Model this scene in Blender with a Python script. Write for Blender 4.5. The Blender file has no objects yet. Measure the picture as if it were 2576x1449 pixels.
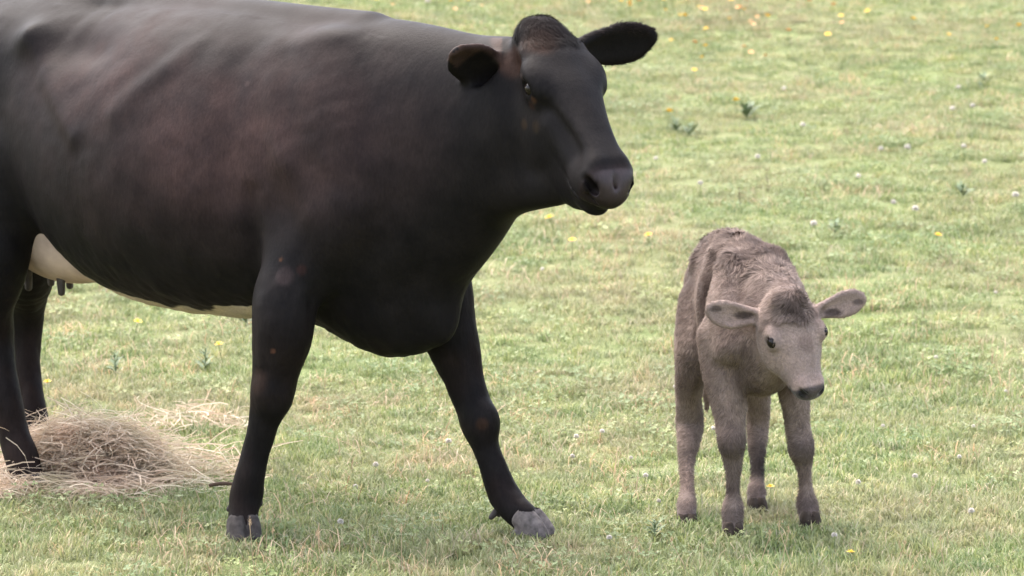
import bpy, math, random
import numpy as np
from mathutils import Vector
rnd = random.Random(7)
rng = np.random.default_rng(7)
scene = bpy.context.scene
COL = scene.collection

# ------------------------------------------------------------------ camera, sky, sun
CAM_H, PITCH, FPX = 2.0, math.radians(7.4), 9330.0
cam_d = bpy.data.cameras.new('camera')
cam = bpy.data.objects.new('camera', cam_d)
COL.objects.link(cam)
cam.location = (0, 0, CAM_H)
cam.rotation_euler = (math.pi / 2 - PITCH, 0, 0)
cam_d.sensor_width = 36.0
cam_d.lens = FPX / 2576 * 36
cam_d.clip_end = 2000
cam_d.dof.use_dof = True
cam_d.dof.focus_distance = 10.0
cam_d.dof.aperture_fstop = 6.5
scene.camera = cam

SUN_EL, SUN_ROT = math.radians(60), math.radians(320)   # bright overcast, sun high behind cloud
world = bpy.data.worlds.new('World'); scene.world = world
world.use_nodes = True
wn = world.node_tree
bg = wn.nodes['Background']
sky = wn.nodes.new('ShaderNodeTexSky')
sky.sky_type = 'NISHITA'; sky.sun_disc = False
sky.sun_elevation = SUN_EL; sky.sun_rotation = SUN_ROT
sky.air_density = 1.0; sky.dust_density = 4.0; sky.ozone_density = 1.0
hsv = wn.nodes.new('ShaderNodeHueSaturation'); hsv.inputs['Saturation'].default_value = 0.62   # cloud cover greys the sky
tint = wn.nodes.new('ShaderNodeMix'); tint.data_type = 'RGBA'; tint.blend_type = 'MULTIPLY'; tint.inputs[0].default_value = 1.0; tint.inputs[7].default_value = (1.0, 0.965, 0.95, 1)
wn.links.new(sky.outputs[0], hsv.inputs['Color']); wn.links.new(hsv.outputs[0], tint.inputs[6]); wn.links.new(tint.outputs[2], bg.inputs[0])
bg.inputs[1].default_value = 0.15
sun_d = bpy.data.lights.new('sun', 'SUN')
sun_d.energy = 0.8; sun_d.angle = math.radians(80); sun_d.color = (1.0, 0.93, 0.84)
sun = bpy.data.objects.new('sun', sun_d); COL.objects.link(sun)
# direction towards the sun: high, a little behind the animals and to the left
sdir = Vector((math.sin(SUN_ROT) * math.cos(SUN_EL), math.cos(SUN_ROT) * math.cos(SUN_EL), math.sin(SUN_EL)))
sun.rotation_euler = sdir.to_track_quat('Z', 'Y').to_euler()
vs = scene.view_settings
vs.view_transform = 'Standard'; vs.look = 'None'; vs.gamma = 1.0; vs.use_curve_mapping = False
vs.exposure = 2.6
scene.cycles.use_denoising = True
scene.cycles.max_bounces = 6

# ------------------------------------------------------------------ tools
def ray(u, v):
    """direction of the photograph's pixel (2576 wide) in the world"""
    x = (u - 1288.0) / FPX; y = -(v - 724.5) / FPX
    c, s = math.cos(PITCH), math.sin(PITCH)
    return np.array([x, c + y * s, -s + y * c])
def W(u, v, Y):
    r = ray(u, v)
    return np.array([0, 0, CAM_H]) + r * (Y / r[1])
def hill(x, y):
    y = np.asarray(y, dtype=float); x = np.asarray(x, dtype=float)
    t = np.clip((y - 11.9), 0, None)
    a = 0.082 * (t * t / (t + 2.0))
    a = np.where(t > 50, 0.082 * (50 * 50 / 52.0) + 0.0 * t, a)
    und = 0.05 * np.sin(x * 0.7 + 1.0) * np.sin(y * 0.55) + 0.02 * np.sin(x * 1.9 + y * 1.3)
    return a + und * np.clip((y - 12.2) / 4, 0, 1)
def G(u, v):
    r = ray(u, v)
    lo, hi = 3.0, 60.0
    for _ in range(50):
        m = (lo + hi) / 2
        p = r * (m / r[1]); z = CAM_H + p[2]
        if z > hill(p[0], m): lo = m
        else: hi = m
    p = r * (lo / r[1])
    return np.array([p[0], lo, float(hill(p[0], lo))])

def tag(o, label=None, cat=None, group=None, kind=None):
    if label: o['label'] = label
    if cat: o['category'] = cat
    if group: o['group'] = group
    if kind: o['kind'] = kind
    return o
def link(name, me, mat=None, parent=None, mats=None):
    o = bpy.data.objects.new(name, me); COL.objects.link(o)
    if mat: me.materials.append(mat)
    for m in (mats or []): me.materials.append(m)
    if parent: o.parent = parent
    return o
def mesh_np(name, v, f, smooth=True, col=None, attrs=None):
    """v Nx3, f Mx3 or Mx4 arrays"""
    me = bpy.data.meshes.new(name)
    v = np.ascontiguousarray(v, dtype=np.float32); f = np.ascontiguousarray(f, dtype=np.int32)
    n = f.shape[1]
    me.vertices.add(len(v)); me.vertices.foreach_set('co', v.ravel())
    me.loops.add(f.size); me.loops.foreach_set('vertex_index', f.ravel())
    me.polygons.add(len(f)); me.polygons.foreach_set('loop_start', np.arange(0, f.size, n, dtype=np.int32))
    me.polygons.foreach_set('loop_total', np.full(len(f), n, dtype=np.int32))
    me.update(calc_edges=True)
    if smooth: me.polygons.foreach_set('use_smooth', np.ones(len(f), dtype=bool))
    if col is not None:
        a = me.color_attributes.new('coat', 'FLOAT_COLOR', 'POINT')
        c4 = np.ones((len(v), 4), dtype=np.float32); c4[:, :3] = col
        a.data.foreach_set('color', c4.ravel())
    for k, val in (attrs or {}).items():
        a = me.attributes.new(k, 'FLOAT', 'POINT'); a.data.foreach_set('value', np.asarray(val, dtype=np.float32))
    me.validate()
    return me

def vnoise(p, freq, seed=0):
    """smooth value noise on Nx3 points, roughly -1..1"""
    q = p * freq + seed * 17.31
    i = np.floor(q).astype(np.int64); f = q - i
    f = f * f * (3 - 2 * f)
    def hsh(a, b, c):
        n = (a * 73856093) ^ (b * 19349663) ^ (c * 83492791) ^ (seed * 2654435)
        n = (n * 1103515245 + 12345) & 0x7fffffff
        n = (n ^ (n >> 13)) * 1274126177 & 0x7fffffff
        return n / float(0x7fffffff) * 2 - 1
    r = 0
    for dx in (0, 1):
        for dy in (0, 1):
            for dz in (0, 1):
                w = (f[:, 0] if dx else 1 - f[:, 0]) * (f[:, 1] if dy else 1 - f[:, 1]) * (f[:, 2] if dz else 1 - f[:, 2])
                r = r + w * hsh(i[:, 0] + dx, i[:, 1] + dy, i[:, 2] + dz)
    return r
def fbm(p, freq, seed=0, n=3):
    return sum(vnoise(p, freq * 2 ** k, seed + k) * 0.55 ** k for k in range(n))
def sstep(a, b, x):
    t = np.clip((x - a) / (b - a), 0, 1); return t * t * (3 - 2 * t)
def blob(p, c, r):
    """soft 1..0 spot of radius r (scalar or 3) round c"""
    d = np.sqrt((((p - np.asarray(c)) / np.asarray(r)) ** 2).sum(1)); return 1 - sstep(0.55, 1.15, d)

def nrm(a):
    a = np.asarray(a, dtype=float); return a / np.linalg.norm(a)

class Field:
    """a solid modelled as a signed distance grid, meshed as one continuous skin"""
    def __init__(s, lo, hi, h):
        s.lo = np.asarray(lo, float); s.h = h
        s.n = np.ceil((np.asarray(hi, float) - s.lo) / h).astype(int) + 1
        s.a = np.full(s.n, 1.0, dtype=np.float32)
    def _box(s, lo, hi):
        i0 = np.clip(np.floor((lo - s.lo) / s.h).astype(int), 0, s.n)
        i1 = np.clip(np.ceil((hi - s.lo) / s.h).astype(int) + 1, 0, s.n)
        if np.any(i1 <= i0): return None
        sl = tuple(slice(a, b) for a, b in zip(i0, i1))
        ax = [(s.lo[k] + s.h * np.arange(i0[k], i1[k])).astype(np.float32) for k in range(3)]
        return sl, ax[0][:, None, None], ax[1][None, :, None], ax[2][None, None, :]
    @staticmethod
    def _ell(X, Y, Z, A, B, s0, s1, u0, u1, w0, w1, hu0, hu1, hd0, hd1):
        ab = B - A; L2 = float(ab @ ab) + 1e-12
        qx, qy, qz = X - A[0], Y - A[1], Z - A[2]
        t = np.clip((qx * ab[0] + qy * ab[1] + qz * ab[2]) / L2, 0, 1)
        qx = qx - t * ab[0]; qy = qy - t * ab[1]; qz = qz - t * ab[2]
        sd = (s0 + s1) / 2; up = (u0 + u1) / 2
        axd = ab / math.sqrt(L2)
        up = up - axd * (up @ axd); up = up / np.linalg.norm(up)
        sd = np.cross(axd, up)
        a = qx * sd[0] + qy * sd[1] + qz * sd[2]
        b = qx * up[0] + qy * up[1] + qz * up[2]
        c = qx * axd[0] + qy * axd[1] + qz * axd[2]
        w = w0 + (w1 - w0) * t
        h = np.where(b > 0, hu0 + (hu1 - hu0) * t, hd0 + (hd1 - hd0) * t)
        m = np.minimum(w, h)
        aw, bh, cm = a / w, b / h, c / m
        k0 = np.sqrt(aw * aw + bh * bh + cm * cm) + 1e-6
        aw /= w; bh /= h; cm /= m
        k1 = np.sqrt(aw * aw + bh * bh + cm * cm) + 1e-6
        return k0 * (k0 - 1) / k1
    def _merge(s, sl, d, k, op):
        a = s.a[sl]
        if op == 'sub': d = -d; 
        if op == 'add':
            if k <= 0: r = np.minimum(a, d)
            else:
                hh = np.clip(0.5 + 0.5 * (a - d) / k, 0, 1); r = a + (d - a) * hh - k * hh * (1 - hh)
        else:
            hh = np.clip(0.5 - 0.5 * (a - d) / k, 0, 1); r = a + (d - a) * hh + k * hh * (1 - hh)
        s.a[sl] = r
    def tube(s, pts, up=(0, 0, 1), k=0.02, op='add', sub=5):
        """pts: rows (pos, halfwidth, half height up, half height down); up: dorsal hint, one or per row"""
        P = np.array([np.asarray(p[0], float) for p in pts]); R = np.array([[p[1], p[2], p[3] if len(p) > 3 else p[2]] for p in pts], float)
        U = np.array(up, float)
        if U.ndim == 1: U = np.repeat(U[None], len(P), 0)
        D = np.hstack([P, R, U]); out = []
        n = len(D)
        if n == 1: return s.ball(P[0], R[0], k=k, op=op)
        for i in range(n - 1):
            p0 = D[max(i - 1, 0)]; p1 = D[i]; p2 = D[i + 1]; p3 = D[min(i + 2, n - 1)]
            for j in range(sub):
                t = j / sub
                out.append(0.5 * (2 * p1 + (p2 - p0) * t + (2 * p0 - 5 * p1 + 4 * p2 - p3) * t * t + (3 * p1 - p0 - 3 * p2 + p3) * t ** 3))
        out.append(D[-1]); D = np.array(out); D[:, 3:6] = np.maximum(D[:, 3:6], 0.004)
        mr = D[:, 3:6].max(); pad = mr + k + s.h * 5
        bx = s._box(D[:, :3].min(0) - pad, D[:, :3].max(0) + pad)
        if bx is None: return
        sl, X, Y, Z = bx
        d = np.full([q.stop - q.start for q in sl], 1.0, dtype=np.float32)
        for i in range(len(D) - 1):
            A, B = D[i], D[i + 1]
            pad2 = max(A[3:6].max(), B[3:6].max()) + k + s.h * 3
            b2 = s._box(np.minimum(A[:3], B[:3]) - pad2, np.maximum(A[:3], B[:3]) + pad2)
            if b2 is None: continue
            sl2, X2, Y2, Z2 = b2
            rel = tuple(slice(q.start - p.start, q.stop - p.start) for q, p in zip(sl2, sl))
            e = s._ell(X2, Y2, Z2, A[:3], B[:3], None_v, None_v, A[6:9], B[6:9], A[3], B[3], A[4], B[4], A[5], B[5])
            d[rel] = np.minimum(d[rel], e)
        s._merge(sl, d, k, op)
    def ball(s, c, r, k=0.02, op='add', rot=None):
        c = np.asarray(c, float); r = np.array(r, float) * np.ones(3)
        R = np.eye(3) if rot is None else np.array([nrm(q) for q in rot])
        pad = r.max() + k + s.h * 3
        bx = s._box(c - pad, c + pad)
        if bx is None: return
        sl, X, Y, Z = bx
        qx, qy, qz = X - c[0], Y - c[1], Z - c[2]
        a = [(qx * R[i, 0] + qy * R[i, 1] + qz * R[i, 2]) / r[i] for i in range(3)]
        k0 = np.sqrt(a[0] ** 2 + a[1] ** 2 + a[2] ** 2) + 1e-6
        k1 = np.sqrt((a[0] / r[0]) ** 2 + (a[1] / r[1]) ** 2 + (a[2] / r[2]) ** 2) + 1e-6
        s._merge(sl, (k0 * (k0 - 1) / k1).astype(np.float32), k, op)
    def mesh(s, smooth=2):
        F = s.a; ins = F < 0
        c = np.zeros(np.array(F.shape) - 1, dtype=np.uint8)
        for dx in (0, 1):
            for dy in (0, 1):
                for dz in (0, 1):
                    c += ins[dx:F.shape[0] - 1 + dx, dy:F.shape[1] - 1 + dy, dz:F.shape[2] - 1 + dz]
        act = (c > 0) & (c < 8)
        idx = np.argwhere(act); num = np.full(act.shape, -1, dtype=np.int32); num[act] = np.arange(len(idx))
        acc = np.zeros((len(idx), 3)); cnt = np.zeros(len(idx))
        I, J, K = idx.T
        cor = {}
        for o in [(a, b, d) for a in (0, 1) for b in (0, 1) for d in (0, 1)]:
            cor[o] = F[I + o[0], J + o[1], K + o[2]].astype(float)
        for o in cor:
            for ax in range(3):
                if o[ax] == 0:
                    o2 = list(o); o2[ax] = 1; o2 = tuple(o2)
                    fa, fb = cor[o], cor[o2]
                    m = (fa < 0) != (fb < 0)
                    t = np.where(m, fa / np.where(m, fa - fb, 1), 0)
                    for q in range(3):
                        acc[:, q] += np.where(m, o[q] + (t if q == ax else 0), 0)
                    cnt += m
        V = (idx + acc / cnt[:, None]) * s.h + s.lo
        quads = []
        for ax in range(3):
            b, cc = (ax + 1) % 3, (ax + 2) % 3
            sl0 = [slice(1, -1)] * 3; sl0[ax] = slice(0, -1); sl1 = list(sl0); sl1[ax] = slice(1, None)
            A = ins[tuple(sl0)]; B = ins[tuple(sl1)]
            e = np.argwhere(A != B); s0 = A[A != B]
            e = e + 1; e[:, ax] -= 1
            def cell(db, dc):
                q = e.copy(); q[:, b] -= db; q[:, cc] -= dc
                return num[q[:, 0], q[:, 1], q[:, 2]]
            q = np.stack([cell(1, 1), cell(0, 1), cell(0, 0), cell(1, 0)], 1)
            q[~s0] = q[~s0][:, ::-1]
            quads.append(q)
        Q = np.vstack(quads)
        Q = Q[(Q >= 0).all(1)]
        ed = np.vstack([Q[:, [0, 1]], Q[:, [1, 2]], Q[:, [2, 3]], Q[:, [3, 0]]])
        deg = np.bincount(ed.ravel(), minlength=len(V)).astype(float)
        for it in range(smooth * 2):
            lam = 0.5 if it % 2 == 0 else -0.35
            S = np.stack([np.bincount(ed[:, 0], V[ed[:, 1], q], len(V)) + np.bincount(ed[:, 1], V[ed[:, 0], q], len(V)) for q in range(3)], 1)
            V = V + lam * (S / deg[:, None] - V)
        return V, Q
None_v = np.zeros(3)

def normals(V, Q):
    n = np.cross(V[Q[:, 2]] - V[Q[:, 0]], V[Q[:, 3]] - V[Q[:, 1]])
    N = np.stack([sum(np.bincount(Q[:, c], n[:, q], len(V)) for c in range(4)) for q in range(3)], 1)
    return N / (np.linalg.norm(N, axis=1)[:, None] + 1e-12)

# ------------------------------------------------------------------ materials
class Mat:
    def __init__(s, name, rough=0.7, spec=0.3, color=(0.5, 0.5, 0.5)):
        s.m = bpy.data.materials.new(name); s.m.use_nodes = True
        s.t = s.m.node_tree; s.b = s.t.nodes['Principled BSDF']
        s.b.inputs['Roughness'].default_value = rough
        s.b.inputs['Specular IOR Level'].default_value = spec
        s.b.inputs['Base Color'].default_value = (*color, 1)
    def node(s, ty, **kw):
        n = s.t.nodes.new(ty)
        for k, v in kw.items():
            if k in n.inputs: n.inputs[k].default_value = v
            else: setattr(n, k, v)
        return n
    def lk(s, a, b): s.t.links.new(a, b)
    def ramp(s, fac, stops):
        r = s.t.nodes.new('ShaderNodeValToRGB'); el = r.color_ramp.elements
        while len(el) < len(stops): el.new(0.5)
        for e, (p, c) in zip(el, stops): e.position = p; e.color = (*c, 1)
        s.lk(fac, r.inputs[0]); return r.outputs[0]
    def mix(s, fac, a, b, mode='MIX'):
        n = s.t.nodes.new('ShaderNodeMix'); n.data_type = 'RGBA'; n.blend_type = mode
        for so, val in ((n.inputs[0], fac), (n.inputs[6], a), (n.inputs[7], b)):
            if isinstance(val, bpy.types.NodeSocket): s.lk(val, so)
            elif isinstance(val, (int, float)): so.default_value = val
            else: so.default_value = (*val, 1)
        return n.outputs[2]

def coat_material(name, rough, spec, bump, nscale, sheen=0.0, stretch=(1, 1, 1)):
    M = Mat(name, rough, spec)
    at = M.node('ShaderNodeAttribute', attribute_name='coat')
    gm = M.node('ShaderNodeTexCoord')
    mp = M.node('ShaderNodeMapping'); mp.inputs['Scale'].default_value = stretch
    M.lk(gm.outputs['Object'], mp.inputs[0])
    n1 = M.node('ShaderNodeTexNoise', Scale=nscale, Detail=4.0, Roughness=0.65)
    n2 = M.node('ShaderNodeTexNoise', Scale=nscale * 0.08, Detail=3.0)
    M.lk(mp.outputs[0], n1.inputs['Vector']); M.lk(gm.outputs['Object'], n2.inputs['Vector'])
    c1 = M.ramp(n1.outputs[0], [(0.3, (0.6, 0.6, 0.6)), (0.7, (1.4, 1.4, 1.4))])
    c2 = M.ramp(n2.outputs[0], [(0.3, (0.75, 0.75, 0.78)), (0.7, (1.25, 1.2, 1.18))])
    c = M.mix(0.5, at.outputs['Color'], c1, 'MULTIPLY'); c = M.mix(1.0, c, c2, 'MULTIPLY')
    M.lk(c, M.b.inputs['Base Color'])
    bp = M.node('ShaderNodeBump', Strength=bump, Distance=0.004)
    M.lk(n1.outputs[0], bp.inputs['Height']); M.lk(bp.outputs[0], M.b.inputs['Normal'])
    rr = M.node('ShaderNodeMapRange'); rr.inputs['To Min'].default_value = rough - 0.12; rr.inputs['To Max'].default_value = rough + 0.12
    M.lk(n2.outputs[0], rr.inputs[0]); M.lk(rr.outputs[0], M.b.inputs['Roughness'])
    wet = M.node('ShaderNodeAttribute', attribute_name='wet')
    wm = M.node('ShaderNodeMix'); M.lk(wet.outputs['Fac'], wm.inputs[0]); M.lk(rr.outputs[0], wm.inputs[2]); wm.inputs[3].default_value = 0.40; M.lk(wm.outputs[0], M.b.inputs['Roughness'])
    ws = M.node('ShaderNodeMix'); M.lk(wet.outputs['Fac'], ws.inputs[0]); ws.inputs[2].default_value = spec; ws.inputs[3].default_value = 0.22; M.lk(ws.outputs[0], M.b.inputs['Specular IOR Level'])
    if sheen: M.b.inputs['Sheen Weight'].default_value = sheen; M.b.inputs['Sheen Roughness'].default_value = 0.5
    return M.m
MCOW = coat_material('black_hide', 0.55, 0.045, 0.25, 150, 0.0, (1, 1, 0.35))
MCALF = coat_material('calf_coat', 0.8, 0.15, 0.8, 160, 0.15)
def simple(name, c, rough=0.7, spec=0.3, nscale=60, var=0.25, bump=0.2):
    M = Mat(name, rough, spec)
    gm = M.node('ShaderNodeTexCoord'); n = M.node('ShaderNodeTexNoise', Scale=nscale, Detail=4.0)
    M.lk(gm.outputs['Object'], n.inputs['Vector'])
    c = np.array(c)
    M.lk(M.ramp(n.outputs[0], [(0.3, tuple(c * (1 - var))), (0.7, tuple(c * (1 + var)))]), M.b.inputs['Base Color'])
    bp = M.node('ShaderNodeBump', Strength=bump, Distance=0.002)
    M.lk(n.outputs[0], bp.inputs['Height']); M.lk(bp.outputs[0], M.b.inputs['Normal'])
    return M.m
MHOOF = simple('slate_hoof', (0.042, 0.036, 0.034), 0.75, 0.15, 45, 0.5, 0.6)
MHOOFL = simple('worn_hoof', (0.10, 0.085, 0.08), 0.6, 0.2, 60, 0.5)
MCHOOF = simple('calf_hoof', (0.040, 0.030, 0.024), 0.8, 0.1, 60, 0.5)
MEYE = simple('wet_eye', (0.008, 0.005, 0.004), 0.22, 0.25, 30, 0.1, 0.0)
MUDDER = simple('udder_skin', (0.42, 0.32, 0.26), 0.8, 0.12, 14, 0.22, 0.6)
MTEAT = simple('teat_skin', (0.05, 0.04, 0.036), 0.6, 0.3, 40)

# ------------------------------------------------------------------ shared anatomy
def frame_pt(o, h, e, d):
    return lambda x, l, up: o + h * x + e * l + d * up
def leg(F, rows, k=0.03, flat=0.9, fwd=(1, 0, 0)):
    """rows: (pos, radius fore-aft). side width = flat*radius"""
    F.tube([(p, r * flat, r) for p, r in rows], up=fwd, k=k)
def hoof(name, parent, top, fwd, side, size, mat, lean=0.55):
    """cloven hoof: two toes, heel bulb, flat sole; top = coronet centre, z down to sole"""
    fwd, side = nrm(fwd), nrm(side); top = np.asarray(top, float)
    up = np.array([0, 0, 1.0]); L = size; zs = top[2]
    F = Field(top + np.array([-1.9 * L, -1.9 * L, -zs - 0.02]), top + np.array([1.9 * L, 1.9 * L, 0.45 * L]), L / 14)
    for q in (-1, 1):
        a = top + side * q * 0.32 * L + up * 0.12 * L
        b = top + side * q * 0.34 * L + fwd * lean * L * 0.8 - up * (zs - 0.30 * L)
        c = top + side * q * 0.34 * L - fwd * 0.25 * L - up * (zs - 0.22 * L)
        F.tube([(a, 0.36 * L, 0.62 * L), (a * 0.5 + b * 0.5, 0.41 * L, 0.66 * L), (b, 0.38 * L, 0.62 * L)], up=fwd, k=0.05 * L)
        F.tube([(c, 0.36 * L, 0.3 * L), (b + fwd * 0.35 * L, 0.34 * L, 0.24 * L)], up=up, k=0.15 * L)
    # flat sole
    sl, X, Y, Z = F._box(F.lo, F.lo + F.n * F.h)
    F.a = np.maximum(F.a, ((top[2] - zs) - Z).astype(np.float32))
    F.a[:, :, 0] = 1
    # cleft
    V, Q = F.mesh(1)
    o = link(name, mesh_np(name, V, Q), mat, parent)
    return o

# ------------------------------------------------------------------ the cow
TH = math.radians(42)
AX = np.array([math.cos(TH), -math.sin(TH), 0]); NX = np.array([-math.sin(TH), -math.cos(TH), 0])
OC = np.array([-1.43, 11.05, 0.0])
Rcow = np.array([AX, NX, [0, 0, 1.0]])          # world -> cow: s forward, t towards her right flank, z
def L(p): return Rcow @ (np.asarray(p, float) - OC)
def LD(v): return Rcow @ np.asarray(v, float)
def C(u, v, Y): return L(W(u, v, Y))
def to_world(V): return V @ Rcow + OC

def build_cow():
    F = Field((-0.62, -0.52, -0.01), (2.72, 0.56, 1.58), 0.0065)
    # trunk: (s, z centre, half width, up, down)
    def sec(s, top, bot, w, zc=None):
        zc = zc if zc is not None else (top * 0.5 + bot * 0.5)
        return ((s, 0, zc), w, top - zc, zc - bot)
    F.tube([sec(-0.30, 1.38, 1.00, 0.10), sec(-0.18, 1.43, 0.90, 0.20), sec(0.02, 1.455, 0.90, 0.24), sec(0.20, 1.455, 0.89, 0.262),
            sec(0.36, 1.455, 0.71, 0.31, 1.05), sec(0.52, 1.45, 0.585, 0.345, 0.98), sec(0.75, 1.45, 0.56, 0.375, 0.96), sec(1.0, 1.445, 0.568, 0.355, 0.97),
            sec(1.25, 1.43, 0.59, 0.30, 0.99), sec(1.47, 1.42, 0.57, 0.25, 0.98), sec(1.61, 1.37, 0.545, 0.195, 0.93), sec(1.69, 1.22, 0.60, 0.13, 0.86)],
           k=0.02, sub=9)
    # brisket
    F.tube([((1.30, 0, 0.67), 0.15, 0.12, 0.085), ((1.48, 0, 0.635), 0.12, 0.12, 0.130), ((1.62, 0, 0.68), 0.08, 0.14, 0.135)], k=0.08)
    # spine ridge, withers and hooks
    F.tube([((-0.2, 0, 1.42), 0.05, 0.03), ((0.3, 0, 1.435), 0.045, 0.03), ((0.9, 0, 1.43), 0.04, 0.028), ((1.4, 0, 1.40), 0.05, 0.04)], k=0.05)
    for q in (-1, 1):
        F.ball((-0.33, q * 0.11, 1.27), (0.06, 0.04, 0.05), k=0.08)          # pin bone
        # thigh and rump muscle
        F.tube([((-0.04, q * 0.12, 1.22), 0.11, 0.18), ((-0.03, q * 0.16, 1.02), 0.115, 0.18), ((0.02, q * 0.18, 0.86), 0.095, 0.14)], up=(1, 0, 0), k=0.12)
        # shoulder blade, arm muscle and the slope into the neck
        F.tube([((1.36, q * 0.13, 1.34), 0.05, 0.10), ((1.42, q * 0.20, 1.15), 0.06, 0.13), ((1.50, q * 0.19, 0.95), 0.065, 0.11)], up=(1, 0, 0), k=0.07)
        F.tube([((1.50, q * 0.18, 0.93), 0.065, 0.10), ((1.38, q * 0.22, 0.82), 0.065, 0.10)], up=(1, 0, 0), k=0.08)
    # ---- neck
    hp = L(W(1372, 80, 9.68))
    F.tube([((1.42, 0, 1.03), 0.21, 0.35, 0.36), ((1.60, 0, 1.09), 0.16, 0.315, 0.31), ((1.78, 0.0, 1.14), 0.138, 0.265, 0.22), ((1.95, 0.0, 1.19), 0.125, 0.215, 0.20)],
           up=[(0, 0, 1), (0, 0, 1), (-0.15, 0, 1), (-0.3, 0, 1)], k=0.08, sub=9)
    # dewlap
    F.tube([((2.10, 0.03, 1.035), 0.055, 0.08, 0.07), ((1.95, 0.01, 1.01), 0.07, 0.10, 0.075), ((1.80, 0, 0.97), 0.07, 0.10, 0.06), ((1.68, 0, 0.88), 0.065, 0.10, 0.05), ((1.62, 0, 0.77), 0.06, 0.09, 0.07)], up=(1, 0, 1), k=0.05)
    # ---- head frame
    hw = nrm([0.19, -0.355, -0.335]); ew = np.array([0.207, 0.113, 0.013]); ew = nrm(ew - hw * (ew @ hw)); dw = -np.cross(ew, hw)
    h, e, d = LD(hw), LD(ew), LD(dw)
    H = frame_pt(hp, h, e, d)
    def hs(x, top, bot, w, k=None):
        c = (top + bot) / 2; return (H(x, 0, c), w, top - c, c - bot)
    F.tube([hs(0.02, 0.005, -0.16, 0.074), hs(0.10, 0.018, -0.215, 0.086), hs(0.18, 0.018, -0.25, 0.088), hs(0.27, 0.006, -0.285, 0.075),
            hs(0.355, -0.008, -0.262, 0.062), hs(0.43, -0.016, -0.195, 0.057), hs(0.48, -0.028, -0.150, 0.057), hs(0.505, -0.046, -0.132, 0.050)], up=d, k=0.03)
    F.ball(H(0.0, -0.012, -0.012), (0.05, 0.052, 0.04), k=0.05, rot=(h, e, d))            # poll
    for q in (-1, 1):   # temple plane, brow edge, bridge of the nose
        F.tube([(H(0.06, q * 0.072, -0.02), 0.02, 0.02), (H(0.13, q * 0.080, -0.03), 0.015, 0.015)], up=d, k=0.03)
        F.ball(H(0.075, q * 0.098, -0.045), (0.035, 0.014, 0.022), k=0.03, op='sub', rot=(h, e, d))
        F.tube([(H(0.22, q * 0.062, -0.020), 0.008, 0.008), (H(0.34, q * 0.040, -0.018), 0.008, 0.008), (H(0.45, q * 0.032, -0.026), 0.007, 0.007)], up=d, k=0.025)
    F.tube([(H(-0.01, -0.008, -0.03), 0.05, 0.035), (H(0.05, 0, -0.012), 0.066, 0.03), (H(0.10, 0, -0.010), 0.07, 0.026)], up=d, k=0.05)
    F.tube([(H(0.08, 0, -0.005), 0.075, 0.022), (H(0.2, 0, -0.0), 0.07, 0.02), (H(0.32, 0, -0.02), 0.04, 0.02), (H(0.45, 0, -0.035), 0.038, 0.02)], up=d, k=0.03)
    for q in (-1, 1):
        F.ball(H(0.158, q * 0.080, -0.032), (0.045, 0.024, 0.034), k=0.05, rot=(h, e, d))    # orbit
        F.tube([(H(0.125, q * 0.084, -0.020), 0.010, 0.008), (H(0.152, q * 0.095, -0.020), 0.010, 0.008), (H(0.185, q * 0.087, -0.027), 0.008, 0.008)], up=d, k=0.035)  # brow
        F.ball(H(0.19, q * 0.058, -0.155), (0.100, 0.036, 0.080), k=0.04, rot=(h, e, d))      # cheek
        F.ball(H(0.160, q * 0.114, -0.042), (0.024, 0.016, 0.015), k=0.012, op='sub', rot=(h, e, d))  # eye socket
        F.tube([(H(0.17, q * 0.092, -0.066), 0.008, 0.008), (H(0.20, q * 0.084, -0.058), 0.007, 0.007)], up=d, k=0.02)   # lower lid
        F.tube([(H(0.26, q * 0.060, -0.08), 0.010, 0.012), (H(0.36, q * 0.049, -0.10), 0.01, 0.012)], up=d, k=0.04)   # facial crest
        F.ball(H(0.470, q * 0.042, -0.060), (0.040, 0.022, 0.030), k=0.045, rot=(h, e, d))     # nostril wing
        F.ball(H(0.44, q * 0.046, -0.11), (0.05, 0.022, 0.036), k=0.03, rot=(h, e, d))        # lip
    # muzzle pad
    F.ball(H(0.492, 0, -0.066), (0.020, 0.056, 0.034), k=0.018, rot=(h, e, d))
    F.tube([(H(0.505, 0, -0.030), 0.005, 0.008), (H(0.522, 0, -0.060), 0.004, 0.006), (H(0.524, 0, -0.110), 0.004, 0.005)], up=h, k=0.012, op='sub')   # philtrum
    for q in (-1, 1):
        F.tube([(H(0.522, q * 0.018, -0.104), 0.006, 0.004), (H(0.508, q * 0.044, -0.098), 0.006, 0.004), (H(0.488, q * 0.062, -0.084), 0.005, 0.004)], up=d, k=0.014, op='sub')   # edge of the nose pad
        F.ball(H(0.478, q * 0.060, -0.068), (0.018, 0.008, 0.020), k=0.02, rot=(h, e, d))
    # lower lip / chin
    F.ball(H(0.460, 0, -0.168), (0.045, 0.040, 0.024), k=0.018, rot=(h, e, d))
    for q in (-1, 1):
        F.tube([(H(0.518, q * 0.034, -0.078), 0.008, 0.008), (H(0.506, q * 0.050, -0.066), 0.011, 0.014), (H(0.484, q * 0.064, -0.054), 0.007, 0.009)], up=d, k=0.008, op='sub')
        F.tube([(H(0.525, q * 0.005, -0.128), 0.006, 0.005), (H(0.49, q * 0.052, -0.135), 0.008, 0.005), (H(0.43, q * 0.062, -0.135), 0.01, 0.005), (H(0.38, q * 0.066, -0.13), 0.008, 0.004)], up=d, k=0.006, op='sub')
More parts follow.
